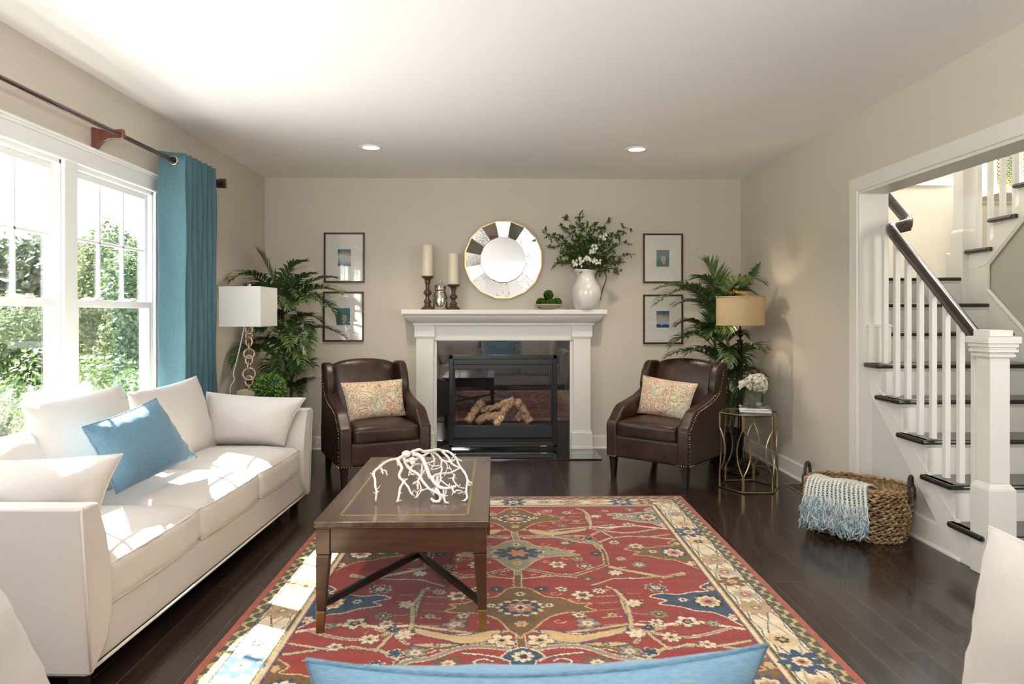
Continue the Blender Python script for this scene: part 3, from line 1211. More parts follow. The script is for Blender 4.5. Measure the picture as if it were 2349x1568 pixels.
def pillow(name, cs, thick, m, parent=None, n=26, seed=0, pinch=.10, wr=.006, flat=.55, sag=0.0, loc=None):
    """stuffed pillow spanned by four corners (bottom-left, bottom-right, top-right, top-left), seen from its front"""
    bl, br, tr, tl = [Vector(c) for c in cs]
    nr = (br - bl).cross(tl - bl).normalized()
    q = MB()
    for side in (1, -1):
        rows = []
        for i in range(n + 1):
            row = []
            s = -math.cos(math.pi * i / n)
            for j in range(n + 1):
                t = -math.cos(math.pi * j / n)
                ps = s * (1 - pinch * (1 - t * t) * s * s)
                pt = t * (1 - pinch * (1 - s * s) * t * t)
                if t > 0:
                    pt -= sag * (1 - s * s) * t
                a, b = (ps + 1) / 2, (pt + 1) / 2
                p = (bl * (1 - a) + br * a) * (1 - b) + (tl * (1 - a) + tr * a) * b
                th = (max(0, 1 - abs(s) ** 2.6) ** flat) * (max(0, 1 - abs(t) ** 2.6) ** flat)
                # puckers running in from the seam
                e = max(abs(s), abs(t))
                pk = math.sin((s * 9 + seed) * 2.1 + t * 3) * math.sin((t * 8 + seed * 1.7) * 2.0 - s * 2) * (e ** 3) * (1 - e ** 8)
                nz = mnoise.noise(Vector((s * 1.7 + seed, t * 1.7, side * 3.1 + seed)))
                d = th * thick / 2 * (1 + .22 * nz) + wr * pk * .9
                row.append(p + nr * side * max(d, 0 if th > 0 else 0))
            rows.append(row if side > 0 else row[::-1])
        q.grid(rows)
    o = q.build(name, m, parent)
    weld(o, .0006)
    # corded seam
    edge = []
    for k in range(4 * 14):
        sd, f = divmod(k, 14)
        f = -1 + 2 * f / 14
        s, t = [(f, -1), (1, f), (-f, 1), (-1, -f)][sd]
        ps = s * (1 - pinch * (1 - t * t) * s * s)
        pt = t * (1 - pinch * (1 - s * s) * t * t)
        if t > 0:
            pt -= sag * (1 - s * s) * t
        a, b = (ps + 1) / 2, (pt + 1) / 2
        edge.append((bl * (1 - a) + br * a) * (1 - b) + (tl * (1 - a) + tr * a) * b)
    return o, edge


def make_sofa(label, L, D, loc, rot, splits, backs, group=None, ztops=None):
    t = thing('sofa', label, 'sofa', loc, rot, group)
    AB = [(0.0, .115), (-.055, .705), (.045, .705), (.095, .58), (.125, .45), (.13, .30), (.10, .20), (.02, .115)]
    # base with slightly bowed front rail
    q = MB()
    soft_box(q, (L / 2, D / 2 + .01, .2075), (L / 2 - .004, D / 2 - .004, .0925), .022, 12)
    weld(q.build('base', M['sofa'], t))
    q = MB()
    q.tube([(.006, .008, .118), (L - .006, .008, .118), (L - .006, D, .118), (.006, D, .118)], .0065, 6, closed=True)
    q.build('piping', M['sofa_pipe'], t, smooth=True)
    B(.03, L - .03, .035, D - .03, .09, .116).build('plinth', M['espresso'], t, bevel=.004)
    for sx in (0, 1):
        q = MB()
        pr = AB if sx == 0 else [(L - a, b) for a, b in AB][::-1]
        q.prism(pr, -.014, D - .01, 'y')
        q.build('arm', M['sofa'], t, bevel=.016, bseg=4)
        x_ = lambda a: a if sx == 0 else L - a
        q = MB()
        q.tube([(x_(-.002), -.016, .13), (x_(-.053), -.016, .692), (x_(-.045), -.014, .703), (x_(-.047), D - .03, .706)], .0045, 6)
        q.build('arm_piping', M['sofa_pipe'], t, smooth=True)
    q = MB()
    soft_box(q, (L / 2, D - .05, .42), (L / 2 - .02, .045, .30), .035, 10)
    weld(q.build('back', M['sofa'], t))
    for (a, b) in splits:
        q = MB()

        def crown(u, v, w, p):
            k = (1 - u ** 4) * (1 - v ** 4)
            if w > 0:
                p = p + Vector((0, 0, .045 * k * w))
            pk = math.sin(u * 23) * max(0, -v) ** 6 * .004
            return p + Vector((0, pk - .012 * (1 - u ** 4) * max(0, -v), 0))
        soft_box(q, ((a + b) / 2, (D - .14) / 2 + .005, .375), ((b - a) / 2 - .002, (D - .14) / 2 - .004, .083), .035, 14, crown)
        sc_ = weld(q.build('seat_cushion', M['sofa'], t))
        q = MB()
        for zz in (.448, .302):
            pts = []
            for i in range(25):
                u = -1 + i / 12
                pts.append(((a + b) / 2 + u * ((b - a) / 2 - .014), .009 + .009 - .012 * (1 - u ** 4) + math.sin(u * 23) * .002, zz))
            q.tube(pts, .0042, 6)
        q.build('welt', M['sofa_pipe'], sc_, smooth=True)
    for k, (a, b, zl, zr, y0, y1) in enumerate(backs):
        o, e = pillow('back_cushion', [(a, y0, .455), (b, y0, .455), (b - .01, y1, zr), (a + .01, y1, zl)], .19, M['sofa'], t, seed=k * 3 + 1, pinch=.06)
    for (x, y) in ((.07, .07), (L - .07, .07), (.07, D - .08), (L - .07, D - .08)):
        q = MB()
        q.hexa([(x - .020, y - .020, 0), (x + .020, y - .020, 0), (x + .020, y + .020, 0), (x - .020, y + .020, 0)],
               [(x - .028, y - .028, .095), (x + .028, y - .028, .095), (x + .028, y + .028, .095), (x - .028, y + .028, .095)])
        q.build('leg', M['espresso'], t, bevel=.003, bseg=1)
    return t


L1 = 2.405
S1 = make_sofa('long ivory three-cushion sofa under the windows at the left', L1, .90, (-1.414, 2.385, 0), R(90 - 2.2),
               [(.128, .86), (.86, 1.58), (1.58, L1 - .128)],
               [(.10, .74, .86, .85, .60, .71), (.64, 1.40, .96, .985, .57, .71), (1.44, 2.27, .925, .95, .57, .71)])
S2 = make_sofa('ivory sofa in the foreground facing the fireplace, its back cushions at the bottom edge', 2.42, .95, (1.26, 1.56, 0), R(180),
               [(.128, .85), (.85, 1.57), (1.57, 2.29)],
               [(.12, .84, .87, .88, .56, .70), (.85, 1.57, .865, .865, .56, .70), (1.58, 2.30, .885, .865, .56, .70)])


def throw(label, cs, thick, m, group=None, **k):
    o, e = pillow('throw_pillow', cs, thick, m, **k)
    q = MB()
    q.tube(e, .0035, 5, closed=True)
    q.build('seam', M['blue'] if m in (M['blue'], M.get('blue_print_lit')) else (M['sofa_pipe'] if m is M['sofa'] else m), o, smooth=True)
    return tag(o, label, 'pillow', group)


def printed_blue_lit():
    m = M['blue'].copy()
    nt = m.node_tree
    b = nt.nodes['Principled BSDF']
    src = b.inputs['Base Color'].links[0].from_socket
    g = N(nt, 'ShaderNodeVectorMath', operation='DISTANCE')
    g.inputs[1].default_value = (.262, .955, .815)
    nt.links.new(coords(nt), g.inputs[0])
    f = ramp(nt, g.outputs['Value'], [(0.018, 1.0), (.055, 0.0)])
    flash_lit = mixc(nt, .35, src, (.30, .48, .66))  # same linen made lighter: the flash's light mixed into the colour
    nt.links.new(mixc(nt, f, flash_lit, (.36, .46, .12)), b.inputs['Base Color'])
    return m


M['blue_print_lit'] = printed_blue_lit()


# pillows on the window sofa (corner order seen from the front: bl, br, tr, tl)
throw('blue linen throw pillow leaning askew on the middle of the window sofa', [(-1.735, 3.15, .545), (-1.60, 3.68, .60), (-1.70, 3.44, .945), (-1.76, 2.93, .885)], .17, M['blue'], seed=4, pinch=.07, wr=.016)
throw('ivory pillow leaning on the far arm of the window sofa', [(-2.03, 4.63, .485), (-1.43, 4.62, .485), (-1.30, 4.68, .795), (-1.98, 4.70, .835)], .19, M['sofa'], seed=7, pinch=.08, wr=.010)
throw('ivory pillow on the near arm of the window sofa, its corner pointing to the rug', [(-1.52, 2.60, .47), (-2.08, 2.60, .48), (-2.06, 2.54, .83), (-1.385, 2.56, .845)], .20, M['sofa'], seed=9, pinch=.08, wr=.010)
# pillows on the foreground sofa
throw('wide blue linen lumbar pillow in the middle of the foreground sofa', [(-.27, 1.04, .49), (.34, 1.04, .50), (.378, .945, .900), (-.262, .945, .886)], .15, M['blue_print_lit'], seed=12, pinch=.085, wr=.006, sag=.10)
throw('pale pillow standing at the left arm of the foreground sofa', [(-.95, 1.50, .48), (-.95, 1.06, .48), (-1.06, 1.02, .90), (-1.04, 1.38, .885)], .20, M['sofa'], seed=15, pinch=.08, wr=.008)
throw('pale pillow standing at the right arm of the foreground sofa', [(1.03, 1.00, .48), (1.01, 1.46, .48), (1.06, 1.445, .905), (1.09, 1.0, .92)], .17, M['sofa'], seed=17, pinch=.06, wr=.008)


# ================================================================ leather armchairs
def make_chair(label, loc, rot):
    t = thing('armchair', label, 'armchair', loc, rot, 'leather armchairs beside the fireplace')
    LE = M['leather']
    q = MB()
    soft_box(q, (0, -.005, .27), (.345, .36, .095), .02, 10)
    weld(q.build('seat_frame', LE, t))
    q = MB()

    def cr(u, v, w, p):
        k = (1 - u ** 4) * (1 - v ** 4)
        return p + Vector((0, -.015 * (1 - u ** 4) * max(0, -v), .032 * k * w if w > 0 else 0))
    soft_box(q, (0, -.07, .415), (.268, .315, .062), .03, 14, cr)
    cu = weld(q.build('seat_cushion', LE, t))
    q = MB()
    for z in (.365, .462):
        q.tube([(-.255, -.385, z), (.255, -.385, z)], .004, 6)
    q.build('welt', LE, cu, smooth=True)
    # arms: swept scoop profile (y, z), sloping down to the front
    top = [(-.375, .17), (-.378, .44), (-.372, .468), (-.33, .50), (-.27, .565), (-.215, .60), (-.10, .622), (.06, .655), (.18, .70), (.25, .74)]
    prof = top + [(.34, .74), (.38, .30), (.375, .17)]
    for s in (-1, 1):
        q = MB()
        q.prism(prof, s * .270, s * .372, 'x')
        q.build('arm', LE, t, bevel=.022, bseg=4)
    # back: padded panel, arched top, leaning back
    nx, nz = 16, 14

    def backpt(u, w, off):
        x = u * (.275 + .02 * w)
        zt = .975 - .035 * u * u - (.03 * abs(u) ** 6)
        z = .36 + (zt - .36) * w
        y = .245 + .135 * w + off * 1.0
        return Vector((x, y, z))
    q = MB()
    fr, bk = [], []
    for i in range(nx + 1):
        u = -math.cos(math.pi * i / nx)
        rf, rb = [], []
        for j in range(nz + 1):
            w = (1 - math.cos(math.pi * j / nz)) / 2
            e = (max(0, 1 - abs(u) ** 3) ** .5) * (max(0, 1 - abs(2 * w - 1) ** 6) ** .5)
            rf.append(backpt(u, w, -.055 * e - .01))
            rb.append(backpt(u, w, .01 + .06 * e ** .3))
        fr.append(rf[::-1])
        bk.append(rb)
    q.grid(fr)
    q.grid(bk)
    for i in range(nx):
        for jj in ((0, False), (nz, True)):
            a = [fr[i][nz - jj[0]], fr[i + 1][nz - jj[0]], bk[i + 1][jj[0]], bk[i][jj[0]]]
            q.add(a, [(0, 1, 2, 3)])
    for j in range(nz):
        for ii in (0, nx):
            q.add([fr[ii][nz - j], fr[ii][nz - j - 1], bk[ii][j + 1], bk[ii][j]], [(0, 1, 2, 3)])
    weld(q.build('backrest', LE, t), .001)
    # wings
    for s in (-1, 1):
        q = MB()
        lo = [(.20, .60), (.165, .74), (.20, .86), (.26, .935), (.30, .95), (.43, .945), (.41, .80), (.375, .17), (.30, .17), (.24, .5)]
        x0, x1 = (.282, .362) if s > 0 else (-.362, -.282)
        q.prism(lo if s > 0 else lo, x0, x1, 'x')
        q.build('wing', LE, t, bevel=.024, bseg=4)
    # rear panel
    q = MB()
    q.hexa([(-.35, .33, .17), (.35, .33, .17), (.35, .375, .17), (-.35, .375, .17)], [(-.35, .40, .93), (.35, .40, .93), (.35, .44, .93), (-.35, .44, .93)])
    q.build('rear_panel', LE, t, bevel=.015, bseg=3)
    # nailheads along the outer edge of the arms
    q = MB()

    def nails(pl, x, ax):
        pl = catmull([Vector((x, a, b)) for a, b in pl], 8)
        acc = 0
        last = pl[0]
        for p in pl:
            if (p - last).length >= .0175 or p is pl[0]:
                q.sphere(p, .0052, 6, 4)
                last = p
    for s in (-1, 1):
        nails([(-.352, .185), (-.352, .30), (-.355, .44), (-.32, .478), (-.255, .545), (-.20, .582), (-.10, .603), (.06, .635), (.17, .675), (.24, .74), (.31, .90)], s * .3735, 'x')
        for k in range(5):
            q.sphere((s * (.355 - .019 * k), -.381, .185), .006, 6, 4)
            q.sphere((s * .374, -.352 + .019 * k, .183), .006, 6, 4)
    q.build('nailhead_trim', M['nail'], t, smooth=True)
    for x, y, k in ((-.325, -.325, 0), (.325, -.325, 0), (-.31, .32, 1), (.31, .32, 1)):
        q = MB()
        a, b = .018, .029
        o = .05 * k
        q.hexa([(x - a, y - a + o, 0), (x + a, y - a + o, 0), (x + a, y + a + o, 0), (x - a, y + a + o, 0)], [(x - b, y - b, .178), (x + b, y - b, .178), (x + b, y + b, .178), (x - b, y + b, .178)])
        q.build('leg', M['espresso'], t, bevel=.003, bseg=1)
    return t


C1L, C1R = (-1.03, 5.76, 0), R(25)
C2L, C2R = (1.442, 5.766, 0), R(-41)
ch = make_chair('brown leather wing armchair left of the fireplace', C1L, C1R)
dup(ch, C2L, C2R, 'brown leather wing armchair right of the fireplace, in front of the palm')


def paisley():
    m, nt, b = _nt('paisley_print')
    co = coords(nt)
    nz = N(nt, 'ShaderNodeTexNoise')
    nz.inputs['Scale'].default_value = 5
    nz.inputs['Detail'].default_value = 2
    nt.links.new(co, nz.inputs['Vector'])
    ad = N(nt, 'ShaderNodeVectorMath', operation='MULTIPLY_ADD')
    ad.inputs[1].default_value = (.14, .14, .14)
    nt.links.new(nz.outputs['Color'], ad.inputs[0])
    nt.links.new(co, ad.inputs[2])
    v = N(nt, 'ShaderNodeTexVoronoi')
    v.inputs['Scale'].default_value = 6.2
    v.inputs['Randomness'].default_value = .8
    nt.links.new(ad.outputs[0], v.inputs['Vector'])
    # scrolling rings round each cell, every motif in its own ink
    cream = (.72, .62, .46)
    v.inputs['Scale'].default_value = 8.5
    ink = ramp(nt, v.outputs['Color'], [(0, (.33, .06, .04)), (.38, (.40, .14, .08)), (.52, (.28, .19, .07)), (.64, (.20, .26, .22)), (.76, (.36, .08, .05))], 'CONSTANT')
    mu = N(nt, 'ShaderNodeMath', operation='MULTIPLY')
    mu.inputs[1].default_value = 6.0
    nt.links.new(v.outputs['Distance'], mu.inputs[0])
    fr = N(nt, 'ShaderNodeMath', operation='FRACT')
    nt.links.new(mu.outputs[0], fr.inputs[0])
    ring = ramp(nt, fr.outputs[0], [(0, .9), (.22, .9), (.30, 0.0), (.62, 0.0), (.66, .6), (.74, .6), (.80, 0.0)])
    w = N(nt, 'ShaderNodeTexVoronoi')
    w.inputs['Scale'].default_value = 48
    nt.links.new(ad.outputs[0], w.inputs['Vector'])
    petal = ramp(nt, w.outputs['Distance'], [(.0, 0.0), (.18, 0.0), (.26, 1.0), (.52, 1.0), (.60, 0.0)])
    ink2 = ramp(nt, w.outputs['Color'], [(0, (.36, .09, .05)), (.4, cream), (.55, (.30, .22, .08)), (.7, (.22, .27, .22)), (.82, cream)], 'CONSTANT')
    fld = mixc(nt, petal, cream, mixc(nt, .45, cream, ink2))
    mm = N(nt, 'ShaderNodeMath', operation='MULTIPLY')
    nt.links.new(ring, mm.inputs[0])
    pz = ramp(nt, w.outputs['Distance'], [(.0, .0), (.22, .1), (.34, .85), (1.0, .85)])
    nt.links.new(pz, mm.inputs[1])
    c = mixc(nt, mm.outputs[0], fld, ink)
    nt.links.new(c, b.inputs['Base Color'])
    b.inputs['Roughness'].default_value = .85
    b.inputs['Specular IOR Level'].default_value = .2
    return m


M['paisley'] = paisley()


def in_chair(loc, rot, pts):
    T = Matrix.Translation(loc) @ Matrix.Rotation(rot, 4, 'Z')
    return [T @ Vector(p) for p in pts]


throw('red and cream paisley lumbar pillow on the left armchair', in_chair(C1L, C1R, [(-.235, -.10, .495), (.265, -.02, .505), (.275, .11, .80), (-.28, .00, .80)]), .15, M['paisley'], 'paisley pillows on the armchairs', seed=21, pinch=.05, wr=.006)
throw('red and cream paisley lumbar pillow on the right armchair', in_chair(C2L, C2R, [(-.27, -.02, .51), (.235, -.10, .50), (.27, .02, .79), (-.285, .10, .825)]), .15, M['paisley'], 'paisley pillows on the armchairs', seed=23, pinch=.06, wr=.006)

# ================================================================ coffee table
M['mahogany'] = wood('mahogany_top', (0.050, 0.024, 0.014), (0.105, 0.055, 0.032), 1, .7, .22, .55)
M['mahogany_side'] = wood('mahogany_side', (0.028, 0.0115, 0.007), (0.075, 0.030, 0.017), 0, 1.0, .28, .4)
M['inlay_leather'] = plain('table_leather_panel', (0.085, 0.048, 0.032), .24, var=.35, scale=9, bmp=.12, bscale=60, coat=.4)
CX0, CX1, CY0, CY1, CZ = -.775, -.036, 2.90, 4.22, .486
ct = thing('coffee_table', 'rectangular mahogany coffee table with an inlaid top and brass feet on the rug', 'coffee table', ((CX0 + CX1) / 2, (CY0 + CY1) / 2, .012))
hx, hy = (CX1 - CX0) / 2, (CY1 - CY0) / 2
zt = CZ - .012
q = MB()
q.box(-hx, hx, -hy, hy, zt - .024, zt)
q.box(-hx + .008, hx - .008, -hy + .008, hy - .008, zt - .032, zt - .024)
tp = q.build('tabletop', M['mahogany'], ct, bevel=.005, bseg=3)
B(-hx + .10, hx - .10, -hy + .10, hy - .10, zt - .0005, zt + .0007).build('leather_panel', M['inlay_leather'], tp)
q = MB()
for a, b in ((.088, .0945), (.098, .1005)):
    q.box(-hx + a, hx - a, -hy + a, -hy + b, zt - .0005, zt + .0009)
    q.box(-hx + a, hx - a, hy - b, hy - a, zt - .0005, zt + .0009)
    q.box(-hx + a, -hx + b, -hy + a, hy - a, zt - .0005, zt + .0009)
    q.box(hx - b, hx - a, -hy + a, hy - a, zt - .0005, zt + .0009)
q.build('inlay_line', plain('gilt_inlay', (.36, .26, .12), .35, .4), tp)
q = MB()
za, zb = .335, zt - .032
for y in (-hy + .02, hy - .035):
    q.box(-hx + .05, hx - .05, y, y + .015, za, zb)
for x in (-hx + .02, hx - .035):
    q.box(x, x + .015, -hy + .05, hy - .05, za, zb)
q.build('apron', M['mahogany_side'], ct, bevel=.002, bseg=1)
for sx in (-1, 1):
    for sy in (-1, 1):
        q = MB()
        xo, yo = sx * (hx - .008), sy * (hy - .008)
        w0, w1 = .058, .030

        def corner(w, z):
            a, b = sorted((xo, xo - sx * w))
            c, d = sorted((yo, yo - sy * w))
            return [(a, c, z), (b, c, z), (b, d, z), (a, d, z)]
        q.hexa(corner(w0, .333), corner(w0, zb))
        q.hexa(corner(w1 + .006, .092), corner(w0 - .002, .330))
        lg = q.build('leg', M['mahogany_side'], ct, bevel=.002, bseg=1)
        q = MB()
        q.hexa(corner(w1, 0), corner(w1 + .006, .088))
        q.hexa(corner(w1 + .009, .088), corner(w1 + .009, .092))
        q.build('brass_foot', M['brass_dark'], lg, bevel=.001, bseg=1)
q = MB()
for s in (1, -1):
    d = Vector((2 * hx, s * 2 * hy, 0)).normalized()
    T = Matrix.Translation((0, 0, .105 + (.003 if s > 0 else 0))) @ Matrix.Rotation(math.atan2(d.y, d.x), 4, 'Z')
    l = math.hypot(hx, hy) - .045
    q.box(-l, l, -.012, .012, -.014, .014, T)
q.build('cross_stretcher', M['espresso'], ct, bevel=.002, bseg=1)

# ================================================================ bleached branch sculpture
M['bleached'] = plain('bleached_branch', (.80, .74, .69), .6, var=.12, scale=25, bmp=.2, bscale=90)


def cp(a, b, y):
    return at(840 + a * .1107, 1020 + b * .1107, y)


br = []
main = [
    ([(830, 200, 3.56), (760, 230, 3.54), (640, 290, 3.50), (520, 310, 3.47), (400, 360, 3.42), (290, 450, 3.36), (180, 540, 3.30), (155, 620, 3.27), (185, 720, 3.25), (190, 850, 3.22), (215, 960, 3.20), (205, 1080, 3.19), (200, 1185, 3.185)], .0065),
    ([(290, 450, 3.36), (330, 520, 3.34), (400, 530, 3.33), (435, 630, 3.30)], .004), ([(320, 500, 3.34), (350, 600, 3.31)], .004),
    ([(760, 230, 3.54), (660, 310, 3.48), (700, 390, 3.42), (740, 480, 3.36), (690, 600, 3.32), (700, 680, 3.28), (775, 760, 3.26), (710, 880, 3.23), (680, 1050, 3.20), (655, 1150, 3.185), (630, 1215, 3.18)], .0065),
    ([(775, 760, 3.26), (870, 870, 3.23), (920, 990, 3.21), (970, 1040, 3.20)], .0045), ([(775, 760, 3.26), (860, 700, 3.27)], .003),
    ([(780, 260, 3.55), (820, 380, 3.52), (900, 500, 3.45), (1020, 570, 3.40), (1110, 640, 3.35), (1150, 720, 3.31), (1220, 810, 3.28), (1300, 900, 3.25), (1400, 960, 3.22), (1500, 1010, 3.20), (1600, 1070, 3.18), (1640, 1190, 3.165), (1700, 1275, 3.155)], .0065),
    ([(1110, 640, 3.35), (1080, 730, 3.30), (960, 815, 3.28)], .004), ([(1080, 730, 3.30), (1065, 920, 3.24)], .004), ([(1090, 760, 3.3), (1140, 920, 3.26), (1070, 970, 3.22), (1045, 1095, 3.19)], .003),
    ([(1300, 900, 3.25), (1150, 950, 3.23), (1050, 1090, 3.19)], .003),
    ([(900, 500, 3.45), (1000, 410, 3.55), (1150, 400, 3.62), (1300, 380, 3.66), (1410, 320, 3.70), (1380, 220, 3.74), (1320, 150, 3.76)], .0055),
    ([(830, 200, 3.56), (900, 170, 3.60), (1040, 110, 3.66), (1120, 100, 3.68), (1190, 135, 3.70), (1330, 120, 3.74), (1480, 95, 3.78), (1590, 120, 3.80), (1720, 150, 3.80), (1860, 270, 3.76), (1910, 390, 3.70), (1960, 470, 3.62), (2050, 590, 3.52), (2100, 730, 3.42), (2080, 870, 3.34), (2075, 980, 3.28), (2090, 1090, 3.22), (2035, 1160, 3.19)], .0070),
    ([(2100, 730, 3.42), (2195, 800, 3.40)], .004), ([(2100, 740, 3.42), (2140, 850, 3.38)], .004), ([(2075, 980, 3.28), (1980, 990, 3.26), (1890, 1000, 3.25)], .003),
    ([(840, 330, 3.50), (960, 335, 3.55), (1080, 280, 3.62), (1200, 220, 3.68), (1320, 145, 3.75), (1430, 170, 3.78), (1510, 240, 3.76), (1570, 310, 3.70), (1740, 350, 3.66), (1850, 290, 3.72)], .0065),
    ([(1570, 310, 3.70), (1555, 430, 3.62), (1570, 500, 3.55), (1540, 620, 3.46), (1545, 720, 3.38), (1500, 810, 3.33), (1410, 960, 3.27), (1395, 1040, 3.23)], .0045),
    ([(960, 190, 3.60), (1080, 210, 3.62), (1160, 280, 3.60), (1220, 400, 3.55), (1270, 520, 3.48), (1310, 640, 3.42), (1360, 700, 3.38), (1430, 800, 3.32), (1520, 870, 3.28), (1640, 900, 3.26), (1760, 880, 3.27), (1860, 855, 3.28)], .0095),
    ([(1470, 640, 3.50), (1470, 780, 3.40), (1475, 950, 3.27), (1530, 1040, 3.22), (1550, 1090, 3.20), (1500, 1170, 3.18), (1430, 1190, 3.175), (1350, 1110, 3.19)], .0085),
    ([(1370, 680, 3.40), (1450, 620, 3.48), (1620, 590, 3.52), (1750, 580, 3.54), (1880, 510, 3.58), (1960, 480, 3.62)], .0060),
    ([(1750, 580, 3.54), (1840, 630, 3.50), (1760, 690, 3.47), (1700, 690, 3.46)], .003), ([(1820, 640, 3.5), (1810, 740, 3.44), (1900, 850, 3.38), (1940, 880, 3.36), (2045, 900, 3.36)], .004),
    ([(1570, 130, 3.80), (1700, 260, 3.74), (1750, 360, 3.66), (1840, 430, 3.62), (1950, 480, 3.62)], .0060),
    ([(1740, 350, 3.66), (1800, 250, 3.72), (1860, 170, 3.74)], .0025), ([(1860, 270, 3.76), (1980, 335, 3.70)], .003),
    ([(1570, 320, 3.70), (1660, 380, 3.62), (1680, 480, 3.55), (1620, 640, 3.48)], .003), ([(1680, 480, 3.55), (1760, 500, 3.52), (1770, 580, 3.5)], .0025),
    ([(1160, 410, 3.60), (1160, 520, 3.52), (1140, 640, 3.42), (1100, 690, 3.36)], .0055),
    ([(1410, 320, 3.70), (1400, 420, 3.62), (1340, 500, 3.56)], .003), ([(1300, 410, 3.64), (1420, 440, 3.60), (1520, 420, 3.6)], .003), ([(1340, 510, 3.56), (1480, 490, 3.56), (1560, 420, 3.6)], .003),
    ([(1200, 520, 3.5), (1190, 590, 3.46), (1240, 590, 3.45)], .002), ([(900, 540, 3.42), (880, 640, 3.38)], .003), ([(910, 560, 3.42), (980, 630, 3.38)], .003),
    ([(1600, 940, 3.25), (1620, 1060, 3.21), (1690, 1045, 3.2)], .003), ([(1620, 1060, 3.21), (1660, 970, 3.24)], .003), ([(1560, 740, 3.36), (1700, 850, 3.3), (1730, 800, 3.32)], .003),
    ([(1780, 880, 3.27), (1820, 990, 3.24), (1880, 940, 3.25), (2000, 960, 3.25)], .004), ([(1700, 1275, 3.155), (1700, 1200, 3.17)], .003), ([(640, 330, 3.48), (655, 430, 3.44)], .003),
    ([(655, 1160, 3.185), (730, 1150, 3.19)], .003), ([(215, 970, 3.2), (265, 970, 3.2)], .0035), ([(970, 990, 3.21), (930, 1000, 3.21)], .003),
]
q = MB()
rnd = random.Random(3)
for pts, r in main:
    ps = catmull([cp(*p) for p in pts], 4)
    n_ = len(ps)
    for p in ps:
        p.z = max(p.z, .4925 + r * .2)
    r0 = r * 1.12
    q.tube(ps, [r0 * (1.15 - .55 * i / n_) * (1 + .16 * math.sin(i * 2.3)) for i in range(n_)], 7)
    for i in range(3, n_ - 1, 3):
        if rnd.random() < .55:
            d = Vector((rnd.uniform(-1, 1), rnd.uniform(-1, 1), rnd.uniform(-.7, .7))).normalized() * rnd.uniform(.008, .022)
            e = ps[i] + d
            e.z = max(e.z, .49)
            q.tube([ps[i], e, e + d * .4 + Vector((0, 0, .002))], [.0026, .0021, .0014], 5)
k0 = cp(830, 190, 3.56)
q.sphere(k0, .022, 10, 8, (1.1, 1.2, .85))
q.sphere(cp(950, 300, 3.55), .013, 8, 6, (1.3, 1.3, 1))
q.sphere(cp(960, 370, 3.52), .012, 8, 6, (1.3, 1.3, 1))
q.sphere(cp(1320, 680, 3.41), .011, 8, 6)
tag(q.build('branch_sculpture', M['bleached'], smooth=True), 'bleached white branch sculpture arching over the coffee table', 'sculpture')

# ================================================================ fireplace
FC = .0715
fp = thing('fireplace', 'white mantel fireplace with black granite surround and glass-fronted gas insert', 'fireplace', (0, 0, 0))
TR = M['trim']
q = MB()
q.box(-.937, 1.084, 6.69, YB, 1.368, 1.413)
q.build('mantel_shelf', TR, fp, bevel=.004)
# crown moulding: mitred profile (offset from frieze face, z)
prf = [(0, 1.268), (.012, 1.268), (.012, 1.276), (.02, 1.286), (.045, 1.296), (.068, 1.318), (.08, 1.335), (.084, 1.352), (.094, 1.354), (.10, 1.368), (0, 1.368)]
q = MB()
xa, xb, yf = -.825, .965, 6.825
rings = []
for o_, z in prf:
    rings.append([(xa - o_, YB, z), (xa - o_, yf - o_, z), (xb + o_, yf - o_, z), (xb + o_, YB, z)])
k = len(rings)
for i in range(k):
    q.v += rings[i]
for i in range(k):
    j = (i + 1) % k
    for c_ in range(3):
        q.f.append((i * 4 + c_, i * 4 + c_ + 1, j * 4 + c_ + 1, j * 4 + c_))
q.build('crown_moulding', TR, fp)
q = MB()
q.box(-.835, .975, 6.812, YB, 1.256, 1.270)
q.box(-.640, .775, 6.855, YB, 1.106, 1.258)
q.build('frieze', TR, fp, bevel=.002, bseg=1)
for a, b in ((-.825, -.617), (.750, .958)):
    q = MB()
    q.box(a, b, 6.822, YB, 1.140, 1.257)
    q.box(a + .006, b - .006, 6.828, YB, 1.128, 1.141)
    q.box(a + .016, b - .016, 6.838, YB, .19, 1.128)
    q.box(a + .008, b - .008, 6.832, YB, .178, .20)
    q.box(a - .002, b + .002, 6.822, YB, .012, .182)
    q.box(a - .006, b + .006, 6.816, YB, .012, .045)
    q.build('column', TR, fp, bevel=.003, bseg=1)
q = MB()
for a, b in ((-.640, -.605), (.735, .772)):
    q.box(a, b, 6.868, YB, .0, 1.12)
q.box(-.640, .772, 6.868, YB, 1.100, 1.12)
q.build('inner_trim', TR, fp)


def granite():
    m, nt, b = _nt('black_granite')
    co = coords(nt)
    v = N(nt, 'ShaderNodeTexVoronoi')
    v.inputs['Scale'].default_value = 420
    nt.links.new(co, v.inputs['Vector'])
    c = ramp(nt, v.outputs['Color'], [(.0, (.012, .012, .013)), (.82, (.014, .014, .015)), (.95, (.06, .06, .065))])
    nt.links.new(c, b.inputs['Base Color'])
    b.inputs['Roughness'].default_value = .04
    b.inputs['Specular IOR Level'].default_value = 1.0
    b.inputs['Coat Weight'].default_value = 1.0
    b.inputs['Coat IOR'].default_value = 1.9
    b.inputs['Coat Roughness'].default_value = .02
    return m


M['granite'] = granite()
q = MB()
q.box(-.605, .735, 6.885, YB - .001, .955, 1.100)
q.box(-.605, -.482, 6.885, YB - .001, .012, .953)
q.box(.607, .735, 6.885, YB - .001, .012, .953)
q.box(-.482, .607, 6.885, YB - .001, .012, .03)
q.build('granite_surround', M['granite'], fp)
q = MB()
q.box(-.90, .985, 6.385, 6.885, 0, .012)
q.build('hearth_slab', M['granite'], fp, bevel=.002, bseg=1)
